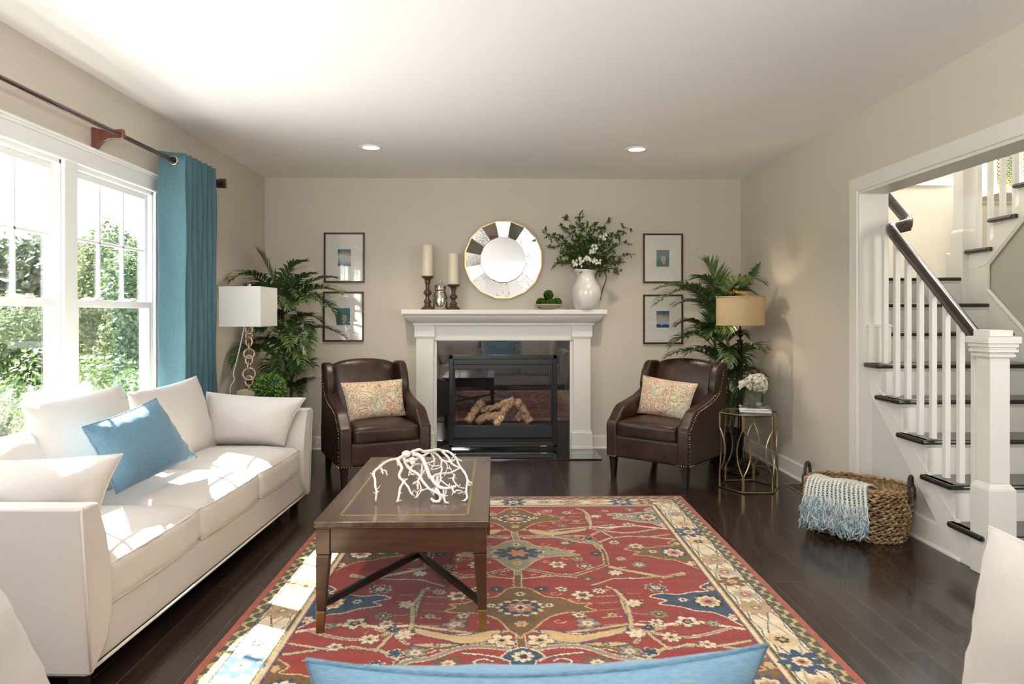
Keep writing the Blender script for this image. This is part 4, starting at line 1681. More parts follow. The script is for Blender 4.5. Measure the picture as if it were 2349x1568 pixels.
# gas insert: outer frame, inner frame, grille bands
BK = M['black_matte']
q = MB()
FY = 6.835
for a, b, c_, d_, y in ((-.480, -.437, .035, .955, FY), (.560, .603, .035, .955, FY), (-.480, .603, .915, .955, FY), (-.480, .603, .035, .062, FY)):
    q.box(a, b, y, 6.885, c_, d_)
ins = q.build('insert_frame', M['black'], fp, bevel=.006, bseg=3)
q = MB()
q.box(-.437, .560, FY + .012, FY + .03, .865, .905)
q.box(-.437, .560, FY + .02, FY + .03, .820, .862)
q.box(-.437, .560, FY + .012, FY + .03, .132, .248)
q.box(-.437, .560, FY + .004, FY + .03, .062, .085)
q.box(-.437, .560, FY + .045, FY + .05, .085, .132)
q.box(-.437, -.425, FY + .015, FY + .03, .248, .82)
q.box(.548, .560, FY + .015, FY + .03, .248, .82)
q.build('grille_band', BK, ins, bevel=.004, bseg=2)
q = MB()
for (dx, n_) in ((0, 10),):
    pass
# tiny maker's lettering on the lower rail
cu = bpy.data.curves.new('lettering', 'FONT')
cu.body = 'mendota'
cu.size = .0175
cu.extrude = .0005
cu.offset = .0004
tmp = bpy.data.objects.new('tmp', cu)
COL.objects.link(tmp)
bpy.context.view_layer.update()
lm = bpy.data.meshes.new_from_object(tmp.evaluated_get(bpy.context.evaluated_depsgraph_get()))
bpy.data.objects.remove(tmp)
lo_ = bpy.data.objects.new('lettering', lm)
COL.objects.link(lo_)
lo_.parent = ins
lo_.location = (.436, FY - .0006, .0425)
lo_.rotation_euler = (R(90), 0, 0)
lm.materials.clear()
lm.materials.append(plain('lettering_white', (.8, .8, .8), .4))
# firebox shell
q = MB()
q.box(-.43, -.42, FY + .03, 7.25, .12, .86)
q.box(.543, .553, FY + .03, 7.25, .12, .86)
q.box(-.43, .553, 7.25, 7.26, .12, .86)
q.box(-.43, .553, FY + .03, 7.26, .11, .12)
q.box(-.43, .553, FY + .03, 7.26, .86, .87)
q.build('firebox', M['firebox'], ins)
# burner bed and logs
q = MB()
q.box(-.36, .48, 6.95, 7.2, .12, .20)
q.build('burner', BK, ins, bevel=.01)


def log_mat():
    m, nt, b = _nt('ceramic_log')
    co = coords(nt, (1, 1, 1))
    n = N(nt, 'ShaderNodeTexNoise')
    n.inputs['Scale'].default_value = 22
    n.inputs['Detail'].default_value = 6
    n.inputs['Distortion'].default_value = 1.5
    nt.links.new(co, n.inputs['Vector'])
    c = ramp(nt, n.outputs[0], [(.32, (.12, .07, .03)), (.42, (.50, .33, .15)), (.60, (.85, .66, .36))])
    nt.links.new(c, b.inputs['Base Color'])
    b.inputs['Roughness'].default_value = .9
    bump(nt, b, n.outputs[0], .7, .01)
    return m


M['log'] = log_mat()
M['log_char'] = plain('charred_log', (.03, .02, .015), .9, var=.6, scale=30, bmp=.8, bscale=60)
LG = [([(-.30, .275), (-.26, .33), (-.20, .42), (-.145, .47)], .040, 6.97, 'log'), ([(-.20, .37), (-.10, .44), (.0, .50), (.06, .53)], .042, 7.10, 'log_char'),
      ([(-.16, .38), (-.04, .41), (.06, .46), (.17, .50)], .030, 7.0, 'log'), ([(-.19, .27), (-.12, .33), (-.02, .34), (.05, .345)], .038, 6.96, 'log'),
      ([(-.02, .255), (.03, .31), (.08, .40), (.15, .47)], .036, 6.94, 'log'), ([(.12, .33), (.17, .40), (.15, .46)], .055, 7.12, 'log_char'),
      ([(.20, .48), (.26, .40), (.31, .30), (.34, .262)], .042, 6.98, 'log'), ([(.20, .28), (.25, .33), (.27, .40)], .038, 7.06, 'log')]
for k, (pl, r, y, mm) in enumerate(LG):
    q = MB()
    ps = catmull([Vector((x + .0, y + .05 * math.sin(i + k), z)) for i, (x, z) in enumerate(pl)], 5)
    q.tube(ps, [r * (1 + .14 * math.sin(i * 1.7 + k) + .06 * math.sin(i * 3.9)) for i in range(len(ps))], 12)
    q.build('log', M[mm], ins, smooth=True)
B(-.43, .555, FY + .031, FY + .036, .246, .822).build('fire_glass', thin_glass('fireplace_glass', (.97, .96, 1.0), .10), ins)

# ================================================================ on the mantel
MZ = 1.4135


def M_wood():
    return wood('turned_brown_wood', (.030, .014, .007), (.11, .055, .026), 2, 2.2, .35, .2)


M['turned'] = M_wood()
M['wax'] = plain('ivory_wax', (.80, .74, .58), .45, spec=.4)
M['wax'].node_tree.nodes['Principled BSDF'].inputs['Subsurface Weight'].default_value = .25
M['wax'].node_tree.nodes['Principled BSDF'].inputs['Subsurface Scale'].default_value = .02


def candlestick(x, h, label, lc):
    t = thing('candlestick', label, 'candlestick', (x, 6.80, MZ), 0, 'turned candlesticks on the mantel')
    f = h / .33
    pr = [(.0, 0), (.062, 0), (.066, .008), (.060, .018), (.048, .024), (.040, .032), (.030, .045), (.030, .060 * f), (.038, .070 * f), (.040, .078 * f), (.030, .092 * f), (.020, .11 * f), (.018, .125 * f), (.026, .14 * f), (.040, .160 * f), (.041, .172 * f), (.032, .186 * f), (.020, .20 * f), (.0195, .225 * f), (.021, .25 * f), (.024, .262 * f), (.031, .268 * f), (.026, .276 * f), (.030, h - .038), (.038, h - .026), (.055, h - .018), (.062, h - .012), (.062, h - .003), (.058, h), (.0, h)]
    q = MB()
    q.lathe([(max(r, .0005), z) for r, z in pr], seg=28)
    q.build('turned_stem', M['turned'], t, smooth=True)
    c = thing('pillar_candle', lc, 'candle', (x, 6.80, MZ + h), 0, 'ivory pillar candles')
    q = MB()
    q.lathe([(.0005, 0), (.051, 0), (.0525, .004), (.0525, .298), (.050, .305), (.042, .304), (.03, .298), (.0005, .296)], seg=30)
    q.build('wax', M['wax'], c, smooth=True)
    q = MB()
    q.tube([(0, 0, .29), (0, 0, .305), (.003, 0, .312)], .0015, 5)
    q.build('wick', M['espresso'], c)


candlestick(-.690, .333, 'taller turned brown candlestick at the left end of the mantel', 'ivory pillar candle on the taller candlestick')
candlestick(-.432, .250, 'shorter turned brown candlestick beside the silvered jar', 'ivory pillar candle on the shorter candlestick')


def mercury():
    m, nt, b = _nt('mercury_glass')
    co = coords(nt)
    n = N(nt, 'ShaderNodeTexNoise')
    n.inputs['Scale'].default_value = 70
    n.inputs['Detail'].default_value = 4
    nt.links.new(co, n.inputs['Vector'])
    c = ramp(nt, n.outputs[0], [(.38, (.25, .22, .17)), (.5, (.78, .76, .72))])
    nt.links.new(c, b.inputs['Base Color'])
    rr = ramp(nt, n.outputs[0], [(.38, .5), (.52, .08)])
    nt.links.new(rr, b.inputs['Roughness'])
    b.inputs['Metallic'].default_value = 1
    bump(nt, b, n.outputs[0], .2, .002)
    return m


M['mercury'] = mercury()
t = thing('lidded_jar', 'silvered mercury glass jar with a domed lid between the two candlesticks', 'jar', (-.562, 6.79, MZ))
q = MB()
q.lathe([(.0005, 0), (.066, 0), (.072, .006), (.072, .10), (.069, .145), (.055, .175), (.052, .185), (.058, .19), (.060, .20), (.058, .225), (.0005, .225)], seg=30)
q.build('jar_body', M['mercury'], t, smooth=True)
q = MB()
q.lathe([(.064, .225), (.062, .233), (.05, .245), (.03, .254), (.010, .260), (.007, .268), (.013, .276), (.015, .286), (.010, .297), (.0005, .300)], seg=26)
q.build('lid', plain('silvered_lid', (.70, .68, .64), .12, 1.0), t, smooth=True)

# faceted round mirror
mt = thing('wall_mirror', 'round faceted mirror in a thin gilt frame above the mantel', 'mirror', (.064, YB - .02, 1.918))
M['mirror'] = plain('mirror_silver', (.86, .87, .87), .015, 1.0)


def antique():
    m, nt, b = _nt('antiqued_mirror')
    co = coords(nt)
    n = N(nt, 'ShaderNodeTexNoise')
    n.inputs['Scale'].default_value = 90
    n.inputs['Detail'].default_value = 3
    nt.links.new(co, n.inputs['Vector'])
    c = ramp(nt, n.outputs[0], [(.36, (.22, .20, .17)), (.43, (.80, .80, .77))])
    nt.links.new(c, b.inputs['Base Color'])
    rr = ramp(nt, n.outputs[0], [(.36, .6), (.46, .12)])
    nt.links.new(rr, b.inputs['Roughness'])
    b.inputs['Metallic'].default_value = 1
    return m


M['antique'] = antique()
q = MB()
NS = 16
ro, rf_ = .397, .385
pts_o = [(ro * math.cos(2 * math.pi * (k + .5) / NS), ro * math.sin(2 * math.pi * (k + .5) / NS)) for k in range(NS)]
pts_i = [(rf_ * math.cos(2 * math.pi * (k + .5) / NS), rf_ * math.sin(2 * math.pi * (k + .5) / NS)) for k in range(NS)]
q.prism(pts_o, -.003, .018, 'y')
q.build('backing_board', BK, mt)
q = MB()
for k in range(NS):
    a, b = pts_o[k], pts_o[(k + 1) % NS]
    c_, d_ = pts_i[(k + 1) % NS], pts_i[k]
    q.hexa([(a[0], -.034, a[1]), (b[0], -.034, b[1]), (c_[0], -.034, c_[1]), (d_[0], -.034, d_[1])], [(a[0], .0, a[1]), (b[0], .0, b[1]), (c_[0], .0, c_[1]), (d_[0], .0, d_[1])])
q.build('gilt_frame', plain('gilt_frame', (.50, .34, .15), .35, .9), mt)
ri = .232
for k in range(NS):
    a0, a1 = 2 * math.pi * (k + .5) / NS, 2 * math.pi * (k + 1.5) / NS
    P4 = []
    for r_, a_, dy in ((ri, a0, -.013), (rf_, a0, -.031), (rf_, a1, -.031), (ri, a1, -.013)):
        P4.append((r_ * math.cos(a_), dy, r_ * math.sin(a_)))
    q = MB()
    ant = (k % 2 == 1)
    q.add(P4 + [(x, y + .006, z) for x, y, z in P4], [(0, 1, 2, 3), (7, 6, 5, 4), (0, 4, 5, 1), (1, 5, 6, 2), (2, 6, 7, 3), (3, 7, 4, 0)])
    q.build('mirror_facet', M['antique'] if ant else M['mirror'], mt, label='speckled antiqued facet' if ant else None)
q = MB()
q.prism([(ri * math.cos(2 * math.pi * (k + .5) / NS), ri * math.sin(2 * math.pi * (k + .5) / NS)) for k in range(NS)], -.026, -.014, 'y')
q.v = [(x, y + .040 * z, z) for x, y, z in q.v]
q.build('centre_mirror', M['mirror'], mt)

# bowl with moss balls
bz = MZ
q = MB()
q.lathe([(.0005, .002), (.045, 0), (.05, .004), (.09, .02), (.13, .040), (.146, .050), (.144, .054), (.125, .046), (.085, .028), (.04, .014), (.0005, .012)], (0, 0, 0), 32)
o = q.build('shallow_bowl', plain('stone_glaze_bowl', (.62, .56, .44), .45, var=.2, scale=12), smooth=True)
o.location = (.515, 6.79, bz)
tag(o, 'shallow stone-coloured bowl holding the green moss balls', 'bowl')


def moss():
    m, nt, b = _nt('moss')
    co = coords(nt)
    n = N(nt, 'ShaderNodeTexNoise')
    n.inputs['Scale'].default_value = 45
    n.inputs['Detail'].default_value = 6
    nt.links.new(co, n.inputs['Vector'])
    c = ramp(nt, n.outputs[0], [(.35, (.006, .018, .003)), (.55, (.035, .085, .008)), (.7, (.10, .17, .02))])
    nt.links.new(c, b.inputs['Base Color'])
    b.inputs['Roughness'].default_value = 1
    b.inputs['Specular IOR Level'].default_value = .1
    bump(nt, b, n.outputs[0], 1.0, .01)
    return m


M['moss'] = moss()
for k, (x, y, z, lab) in enumerate(((.438, 6.775, .078, 'green moss ball at the left of the bowl'), (.527, 6.765, .072, 'green moss ball at the front middle of the bowl'), (.598, 6.79, .080, 'green moss ball at the right of the bowl'), (.515, 6.82, .158, 'green moss ball on top of the pile in the bowl'), (.500, 6.865, .078, 'green moss ball at the back of the bowl'))):
    q = MB()
    rg = random.Random(k)
    q.sphere((0, 0, 0), .050, 22, 16)
    q.v = [tuple(Vector(p) * (1 + .10 * mnoise.noise(Vector(p) * 60 + Vector((k * 5, 0, 0))))) for p in q.v]
    o = q.build('moss_ball', M['moss'], smooth=True)
    o.location = (x, y, bz + z - .012)
    tag(o, lab, 'moss ball', 'moss balls in the bowl')

# pitcher with greenery
M['ceramic'] = plain('crackled_white_glaze', (.72, .69, .65), .18, spec=.6, var=.12, scale=9, coat=.6)
PX, PY = .885, 6.775
t = thing('pitcher', 'cream glazed pitcher with a thin wire handle holding leafy branches', 'pitcher', (PX, PY, MZ))
q = MB()
pp = [(.0005, .002), (.105, .0), (.112, .006), (.130, .06), (.146, .13), (.150, .18), (.140, .225), (.112, .265), (.095, .30), (.088, .33), (.094, .36), (.110, .385), (.112, .392), (.104, .391), (.084, .36), (.078, .33), (.08, .28), (.0005, .27)]
q.lathe(pp, seg=40)
q.v = [((x - .03 * max(0, (z - .30) / .09) * max(0, -x / .1) ** 2), y, z + .006 * max(0, (z - .30) / .09) * (-x / .1)) for x, y, z in q.v]
q.build('pitcher_body', M['ceramic'], t, smooth=True)
q = MB()
q.tube(catmull([(.075, 0, .345), (.105, 0, .375), (.16, 0, .385), (.20, 0, .35), (.198, 0, .29), (.165, 0, .20), (.147, 0, .135), (.147, 0, .10)], 6), .0042, 7)
q.tube(catmull([(.088, 0, .30), (.098, 0, .33), (.11, 0, .37), (.15, 0, .382)], 6), .003, 6)
q.build('wire_handle', M['iron'], t, smooth=True)


def leaf(q, p, d, l, w, up=Vector((0, 0, 1)), fold=.25):
    d = d.normalized()
    s = d.cross(up)
    if s.length < .05:
        s = d.cross(Vector((1, .2, 0)))
    s.normalize()
    n_ = s.cross(d)
    a = p + d * l * .30 + s * w / 2 + n_ * w * fold
    b = p + d * l * .30 - s * w / 2 + n_ * w * fold
    c = p + d * l * .68 + s * w * .40 + n_ * w * fold
    e = p + d * l * .68 - s * w * .40 + n_ * w * fold
    m1, m2 = p + d * l * .3, p + d * l * .68
    tip = p + d * l - n_ * w * .1
    q.add([p, a, c, tip, e, b, m1, m2], [(0, 6, 1), (6, 7, 2, 1), (7, 3, 2), (0, 5, 6), (5, 4, 7, 6), (4, 3, 7)])


M['leaf_vase'] = leafmat('vase_leaves', (.022, .065, .010), (.10, .18, .028), .2, .5, .4)
M['stem'] = plain('twig_brown', (.07, .045, .025), .7)
M['petal'] = leafmat('white_petals', (.80, .78, .66), (.86, .85, .78), .3, .7, .2)
gr = thing('leafy_arrangement', 'loose green branches with small white blossoms standing in the cream pitcher', 'flower arrangement', (PX, PY, MZ + .36))
rnd = random.Random(11)
ql, qs = MB(), MB()
tips = [(1254, 532), (1275, 540), (1292, 520), (1303, 500), (1328, 497), (1345, 520), (1368, 512), (1392, 508), (1412, 535), (1441, 522), (1432, 558), (1437, 585), (1418, 600), (1424, 622), (1395, 590), (1265, 560), (1285, 585), (1278, 606), (1300, 560), (1322, 545), (1356, 545), (1385, 545), (1310, 590), (1400, 575)]
base = Vector((0, 0, 0))
org = Vector(gr.location)
for k, (u, v) in enumerate(tips):
    y = PY + rnd.uniform(-.16, .06)
    e = at(u, v, y) - org
    mid = e * .5 + Vector((e.x * -.18, 0, .06 + .05 * rnd.random()))
    ps = bez((rnd.uniform(-.05, .05), rnd.uniform(-.05, .05), -.08), mid, e, 12)
    qs.tube(ps, [.0032 * (1.1 - .7 * i / 12) for i in range(13)], 5)
    L_ = (e).length
    for i in range(4, 13):
        d0 = (ps[min(i + 1, 12)] - ps[i - 1]).normalized()
        for _ in range(2):
            dr = (d0 * .5 + Vector((rnd.uniform(-1, 1), rnd.uniform(-1, 1), rnd.uniform(-.8, .8)))).normalized()
            tl_ = rnd.uniform(.02, .075)
            en = ps[i] + dr * tl_ + Vector((0, 0, -.01))
            qs.tube([ps[i], en], [.0014, .0008], 4)
            for j in range(5):
                p = ps[i].lerp(en, (j + 1) / 5)
                leaf(ql, p, (dr + Vector((rnd.uniform(-1, 1), rnd.uniform(-1, 1), rnd.uniform(-1, .8))) * .9), rnd.uniform(.024, .044), rnd.uniform(.015, .025))
    if k in (4, 8, 12, 18, 19, 20):
        for j in range(7):
            leaf(ql, ps[5 + j], Vector((rnd.uniform(-1, 1), rnd.uniform(-1, .2), rnd.uniform(-.2, 1))), .06, .034)
ql.build('leaves', M['leaf_vase'], gr)
qs.build('stems', M['stem'], gr)
q = MB()
for u, v, n_ in ((1320, 603, 8), (1335, 595, 8), (1348, 592, 9), (1358, 600, 9), (1370, 600, 6), (1360, 575, 7), (1364, 565, 7), (1382, 545, 6), (1388, 540, 4), (1328, 607, 5)):
    c = at(u, v, PY - .16) - org
    for j in range(n_):
        cc = c + Vector((rnd.uniform(-.028, .028), rnd.uniform(-.02, .02), rnd.uniform(-.024, .024)))
        ax = Vector((rnd.uniform(-.6, .6), -1, rnd.uniform(-.4, .6))).normalized()
        s1 = ax.cross(Vector((0, 0, 1))).normalized()
        s2 = ax.cross(s1)
        for p_ in range(5):
            a = 2 * math.pi * p_ / 5 + j
            leaf(q, cc, s1 * math.cos(a) + s2 * math.sin(a) + ax * .35, .017, .011, ax)
q.build('blossoms', M['petal'], gr)


# ================================================================ framed prints
def print_mat(name, kind):
    m, nt, b = _nt(name)
    co = coords(nt)
    sp = N(nt, 'ShaderNodeSeparateXYZ')
    nt.links.new(co, sp.inputs[0])
    n = N(nt, 'ShaderNodeTexNoise')
    n.inputs['Scale'].default_value = 22
    n.inputs['Detail'].default_value = 6
    n.inputs['Distortion'].default_value = 1.0
    nt.links.new(co, n.inputs['Vector'])
    ad = N(nt, 'ShaderNodeMath', operation='MULTIPLY_ADD')
    ad.inputs[1].default_value = .08
    nt.links.new(n.outputs[0], ad.inputs[0])
    if kind in (0, 3):
        nt.links.new(sp.outputs['Z'], ad.inputs[2])
    else:
        # a pale rounded shape on teal
        ln = N(nt, 'ShaderNodeVectorMath', operation='LENGTH')
        mp = N(nt, 'ShaderNodeMapping')
        mp.inputs['Location'].default_value = (-.01, 0, .02)
        mp.inputs['Scale'].default_value = (1.6, 0, 1)
        nt.links.new(co, mp.inputs[0])
        nt.links.new(mp.outputs[0], ln.inputs[0])
        nt.links.new(ln.outputs['Value'], ad.inputs[2])
    mr = N(nt, 'ShaderNodeMapRange')
    mr.inputs['From Min'].default_value = (-.04 if kind in (0, 3) else .03)
    mr.inputs['From Max'].default_value = .12
    nt.links.new(ad.outputs[0], mr.inputs[0])
    st_ = {0: [(0, (.05, .11, .18)), (.3, (.40, .44, .42)), (.6, (.55, .55, .46)), (.75, (.30, .22, .05)), (.9, (.02, .12, .20))],
           1: [(0, (.42, .34, .20)), (.5, (.50, .42, .28)), (.6, (.12, .16, .13)), (.8, (.03, .19, .22))],
           2: [(0, (.42, .33, .20)), (.5, (.55, .48, .36)), (.6, (.12, .16, .13)), (.8, (.05, .17, .19))],
           3: [(0, (.01, .07, .16)), (.12, (.02, .09, .20)), (.2, (.55, .60, .60)), (.62, (.38, .45, .42)), (.74, (.40, .27, .08)), (.84, (.01, .13, .28))]}[kind]
    c = ramp(nt, mr.outputs[0], st_)
    nt.links.new(c, b.inputs['Base Color'])
    b.inputs['Roughness'].default_value = .6
    return m


M['mat_board'] = plain('cream_mat_board', (.86, .84, .77), .8)
M['frame_wood'] = plain('cherry_frame', (.045, .013, .009), .3, coat=.3)
M['picture_glass'] = thin_glass('picture_glass', (1, 1, 1), .05)
for k, (x, z, lab) in enumerate(((-1.541, 1.938, 'upper framed print on the left of the mantel, striped blue scene'), (-1.549, 1.343, 'lower framed print on the left, behind the palm fronds'), (1.692, 1.937, 'upper framed print on the right, pale shell shape on teal'), (1.692, 1.316, 'lower framed print on the right, blue scene with white swirl'))):
    t = thing('framed_print', lab, 'picture', (x, YB - .001, z), 0, 'thin framed prints flanking the mirror')
    w, h = .204, .252
    q = MB()
    f = .017
    q.box(-w, w, -.024, 0, h - f, h)
    q.box(-w, w, -.024, 0, -h, -h + f)
    q.box(-w, -w + f, -.024, 0, -h + f, h - f)
    q.box(w - f, w, -.024, 0, -h + f, h - f)
    q.build('frame', M['frame_wood'], t, bevel=.002, bseg=1)
    q = MB()
    W, H = .066, .085
    q.box(-w + f, -W, -.010, -.006, -h + f, h - f)
    q.box(W, w - f, -.010, -.006, -h + f, h - f)
    q.box(-W, W, -.010, -.006, H, h - f)
    q.box(-W, W, -.010, -.006, -h + f, -H)
    q.build('mat_board', M['mat_board'], t)
    B(-W - .004, W + .004, -.006, -.003, -H - .004, H + .004).build('print', print_mat('print_%s' % ['a', 'b', 'c', 'd'][k], k), t)
    B(-w + f, w - f, -.0155, -.014, -h + f, h - f).build('glazing', M['picture_glass'], t)


# ================================================================ palms
M['palm'] = leafmat('palm_leaves', (.026, .062, .016), (.075, .14, .038), .15, .42, .5)
M['palm_light'] = leafmat('pale_palm_leaves', (.07, .135, .035), (.12, .20, .06), .25, .45, .5)
M['palm_yellow'] = leafmat('yellowed_palm_leaves', (.55, .36, .05), (.65, .47, .08), .2, .5, .4)
M['cane'] = plain('palm_cane', (.05, .065, .02), .6, var=.5, scale=14, vcol=(.16, .09, .045))


def frond(parent, o, p0, p1, p2, ln, mat_, seed, droop=.35, n=24, wid=.024):
    rg = random.Random(seed)
    ps = bez(p0 - o, p1 - o, p2 - o, n)
    q = MB()
    qs = MB()
    qs.tube(ps, [.0045 * (1 - .8 * i / n) + .0008 for i in range(n + 1)], 5)
    for i in range(2, n + 1):
        t = i / n
        if t < .14:
            continue
        d = (ps[min(i + 1, n)] - ps[i - 1]).normalized()
        sd = d.cross(Vector((0, 0, 1)))
        if sd.length < .15:
            sd = d.cross(Vector((.4, 1, .1)))
        sd.normalize()
        upv = sd.cross(d).normalized()
        prof = (math.sin(math.pi * (t * .82 + .12)) ** .6)
        for s in (-1, 1):
            for sub in (0,):
                b0 = ps[i] if sub == 0 else ps[i].lerp(ps[i - 1], .5)
                l = ln * 1.28 * prof * rg.uniform(.82, 1.08)
                ang = .95 - .35 * t + rg.uniform(-.12, .12)
                dr = (d * math.cos(ang) + sd * s * math.sin(ang) + upv * (.28 + rg.uniform(-.08, .08))).normalized()
                a = b0
                c = a + dr * l * .5
                e = c + (dr + Vector((0, 0, -droop * (1 + .5 * rg.random())))).normalized() * l * .5
                w = wid * (1 if l > .08 else .7)
                wv = dr.cross(upv).normalized() * w / 2
                q.add([a - wv * .35, a + wv * .35, (a + c) / 2 + wv, c + wv * .9, e, c - wv * .9, (a + c) / 2 - wv], [(0, 1, 2, 6), (6, 2, 3, 5), (5, 3, 4)])
    # terminal leaflets
    d = (ps[-1] - ps[-3]).normalized()
    for k in range(4):
        v = (d + Vector((rg.uniform(-.4, .4), rg.uniform(-.4, .4), rg.uniform(-.3, .1)))).normalized()
        w = v.cross(Vector((0, .3, 1))).normalized() * wid * .4
        q.add([ps[-1] - w, ps[-1] + w, ps[-1] + v * ln * .6], [(0, 1, 2)])
    f = q.build('frond', mat_, parent)
    qs.build('leaf_stalk', M['cane'], f)
    return f


def palm(label, x, y, canes, fronds, potmat, pot, yb):
    t = thing('potted_palm', label, 'potted palm', (x, y, 0), 0)
    o = Vector((x, y, 0))
    q = MB()
    q.lathe([(.0005, 0), (pot[0] * .78, 0), (pot[0] * .82, .01), (pot[0], pot[1] - .02), (pot[0] * 1.03, pot[1]), (pot[0] * .93, pot[1]), (pot[0] * .9, pot[1] - .03), (.0005, pot[1] - .04)], seg=28)
    pt = q.build('pot', potmat, t, smooth=False, bevel=0)
    q = MB()
    for c in canes:
        ps = [at(u, v, yy) - o for u, v, yy in c]
        ps = [Vector((ps[0].x * .5, ps[0].y * .5, pot[1] - .06))] + ps
        q.tube(catmull(ps, 5), .012, 7)
    q.build('cane', M['cane'], t, smooth=True)
    for k, f in enumerate(fronds):
        (u0, v0), (u1, v1), (u2, v2), ye, ln, mm = f[:6]
        ym = (yb + ye) / 2
        frond(t, o, at(u0, v0, yb), at(u1, v1, ym), at(u2, v2, ye), ln, M[mm], k + int(x * 10), droop=f[6] if len(f) > 6 else .45)
    return t


P_, PL, PYE = 'palm', 'palm_light', 'palm_yellow'
palm('tall artificial palm in the left corner behind the white shaded lamp', -1.93, 6.36,
     [[(655, 880, 6.36), (650, 760, 6.36), (648, 700, 6.36)], [(668, 890, 6.3), (672, 830, 6.3), (668, 790, 6.3)], [(640, 900, 6.42), (636, 860, 6.4), (640, 800, 6.4)]],
     [((645, 690), (628, 640), (597, 582), 6.30, .17, PL, .05), ((647, 700), (645, 615), (694, 600), 6.30, .15, P_), ((645, 700), (590, 600), (530, 640), 5.75, .17, P_),
      ((645, 705), (590, 630), (545, 668), 5.85, .16, P_), ((650, 705), (715, 640), (782, 672), 6.1, .20, P_), ((650, 695), (705, 635), (765, 636), 6.35, .13, P_),
      ((655, 720), (730, 640), (772, 725), 6.2, .18, P_), ((655, 795), (715, 720), (790, 772), 6.25, .14, P_), ((650, 700), (690, 650), (700, 690), 5.9, .19, P_),
      ((650, 800), (575, 745), (534, 830), 5.85, .14, P_), ((650, 840), (600, 780), (556, 800), 6.0, .14, PL), ((660, 790), (690, 730), (706, 805), 5.95, .17, P_),
      ((655, 780), (640, 730), (636, 850), 5.85, .19, P_), ((660, 890), (690, 815), (718, 838), 6.2, .17, PL), ((665, 905), (700, 865), (714, 872), 6.1, .13, P_),
      ((645, 880), (600, 850), (582, 885), 6.1, .14, P_), ((655, 800), (610, 760), (592, 800), 6.0, .15, P_), ((660, 800), (690, 770), (680, 850), 5.9, .17, P_),
      ((650, 740), (620, 700), (600, 752), 6.0, .18, P_), ((655, 700), (665, 640), (716, 628), 6.2, .15, P_), ((650, 690), (640, 650), (664, 700), 5.85, .20, P_),
      ((655, 780), (660, 720), (664, 790), 5.8, .18, PL, .2), ((670, 850), (665, 800), (650, 870), 5.9, .18, P_), ((655, 760), (700, 700), (712, 770), 6.1, .14, P_), ((650, 720), (700, 660), (745, 700), 6.1, .16, P_), ((655, 860), (620, 800), (615, 860), 5.95, .15, P_), ((648, 700), (620, 650), (575, 655), 6.2, .15, P_), ((655, 770), (690, 700), (735, 735), 6.2, .15, P_), ((660, 820), (670, 760), (690, 830), 5.85, .17, PL, .3),
      ((668, 905), (675, 850), (690, 905), 6.0, .13, P_), ((650, 730), (660, 690), (655, 770), 5.9, .19, P_)],
     plain('dark_brown_pot', (.05, .035, .025), .5), (.17, .32), 6.36)
palm('tall artificial palm in the right corner behind the burlap shaded lamp', 2.12, 6.30,
     [[(1672, 920, 6.30), (1665, 860, 6.3), (1640, 790, 6.3), (1648, 700, 6.3)], [(1684, 930, 6.25), (1690, 860, 6.25), (1662, 760, 6.25)], [(1690, 930, 6.35), (1700, 880, 6.35), (1690, 820, 6.35)]],
     [((1652, 700), (1652, 645), (1622, 602), 6.25, .18, PL, .05), ((1650, 720), (1632, 625), (1588, 640), 6.2, .15, P_), ((1645, 740), (1600, 620), (1510, 692), 6.05, .19, P_),
      ((1645, 735), (1600, 635), (1512, 660), 6.15, .19, PL, .3), ((1645, 745), (1630, 660), (1565, 655), 6.0, .17, P_), ((1655, 710), (1680, 610), (1752, 648), 5.8, .16, P_),
      ((1655, 710), (1710, 665), (1738, 612), 5.95, .10, P_), ((1655, 700), (1680, 650), (1730, 672), 6.1, .11, P_), ((1664, 686), (1690, 664), (1722, 678), 6.02, .085, PYE, .1),
      ((1640, 790), (1595, 715), (1553, 745), 6.15, .14, P_), ((1640, 800), (1590, 735), (1540, 790), 6.1, .14, P_), ((1655, 840), (1600, 780), (1530, 818), 6.1, .14, P_),
      ((1655, 800), (1640, 750), (1638, 725), 6.1, .16, P_, .1), ((1655, 790), (1668, 735), (1672, 715), 6.0, .17, P_, .1), ((1665, 860), (1710, 775), (1750, 800), 5.75, .17, P_),
      ((1672, 880), (1720, 820), (1752, 880), 5.75, .14, P_), ((1662, 850), (1690, 780), (1702, 830), 5.95, .18, P_), ((1668, 880), (1695, 840), (1702, 905), 5.95, .17, PL),
      ((1672, 905), (1690, 880), (1668, 955), 6.0, .15, P_), ((1660, 850), (1665, 790), (1640, 850), 5.9, .17, P_), ((1655, 740), (1670, 690), (1665, 760), 6.0, .17, P_),
      ((1668, 850), (1700, 800), (1735, 800), 6.3, .16, P_), ((1650, 760), (1655, 730), (1622, 770), 6.0, .15, P_), ((1660, 800), (1690, 750), (1712, 770), 6.2, .13, P_), ((1640, 735), (1610, 670), (1548, 700), 6.0, .16, P_), ((1650, 830), (1620, 780), (1575, 810), 6.0, .14, P_), ((1662, 830), (1680, 760), (1668, 835), 5.9, .17, P_), ((1640, 790), (1610, 730), (1580, 770), 6.05, .14, P_), ((1668, 880), (1690, 830), (1735, 850), 6.1, .14, P_)],
     M['black'], (.175, .30), 6.30)

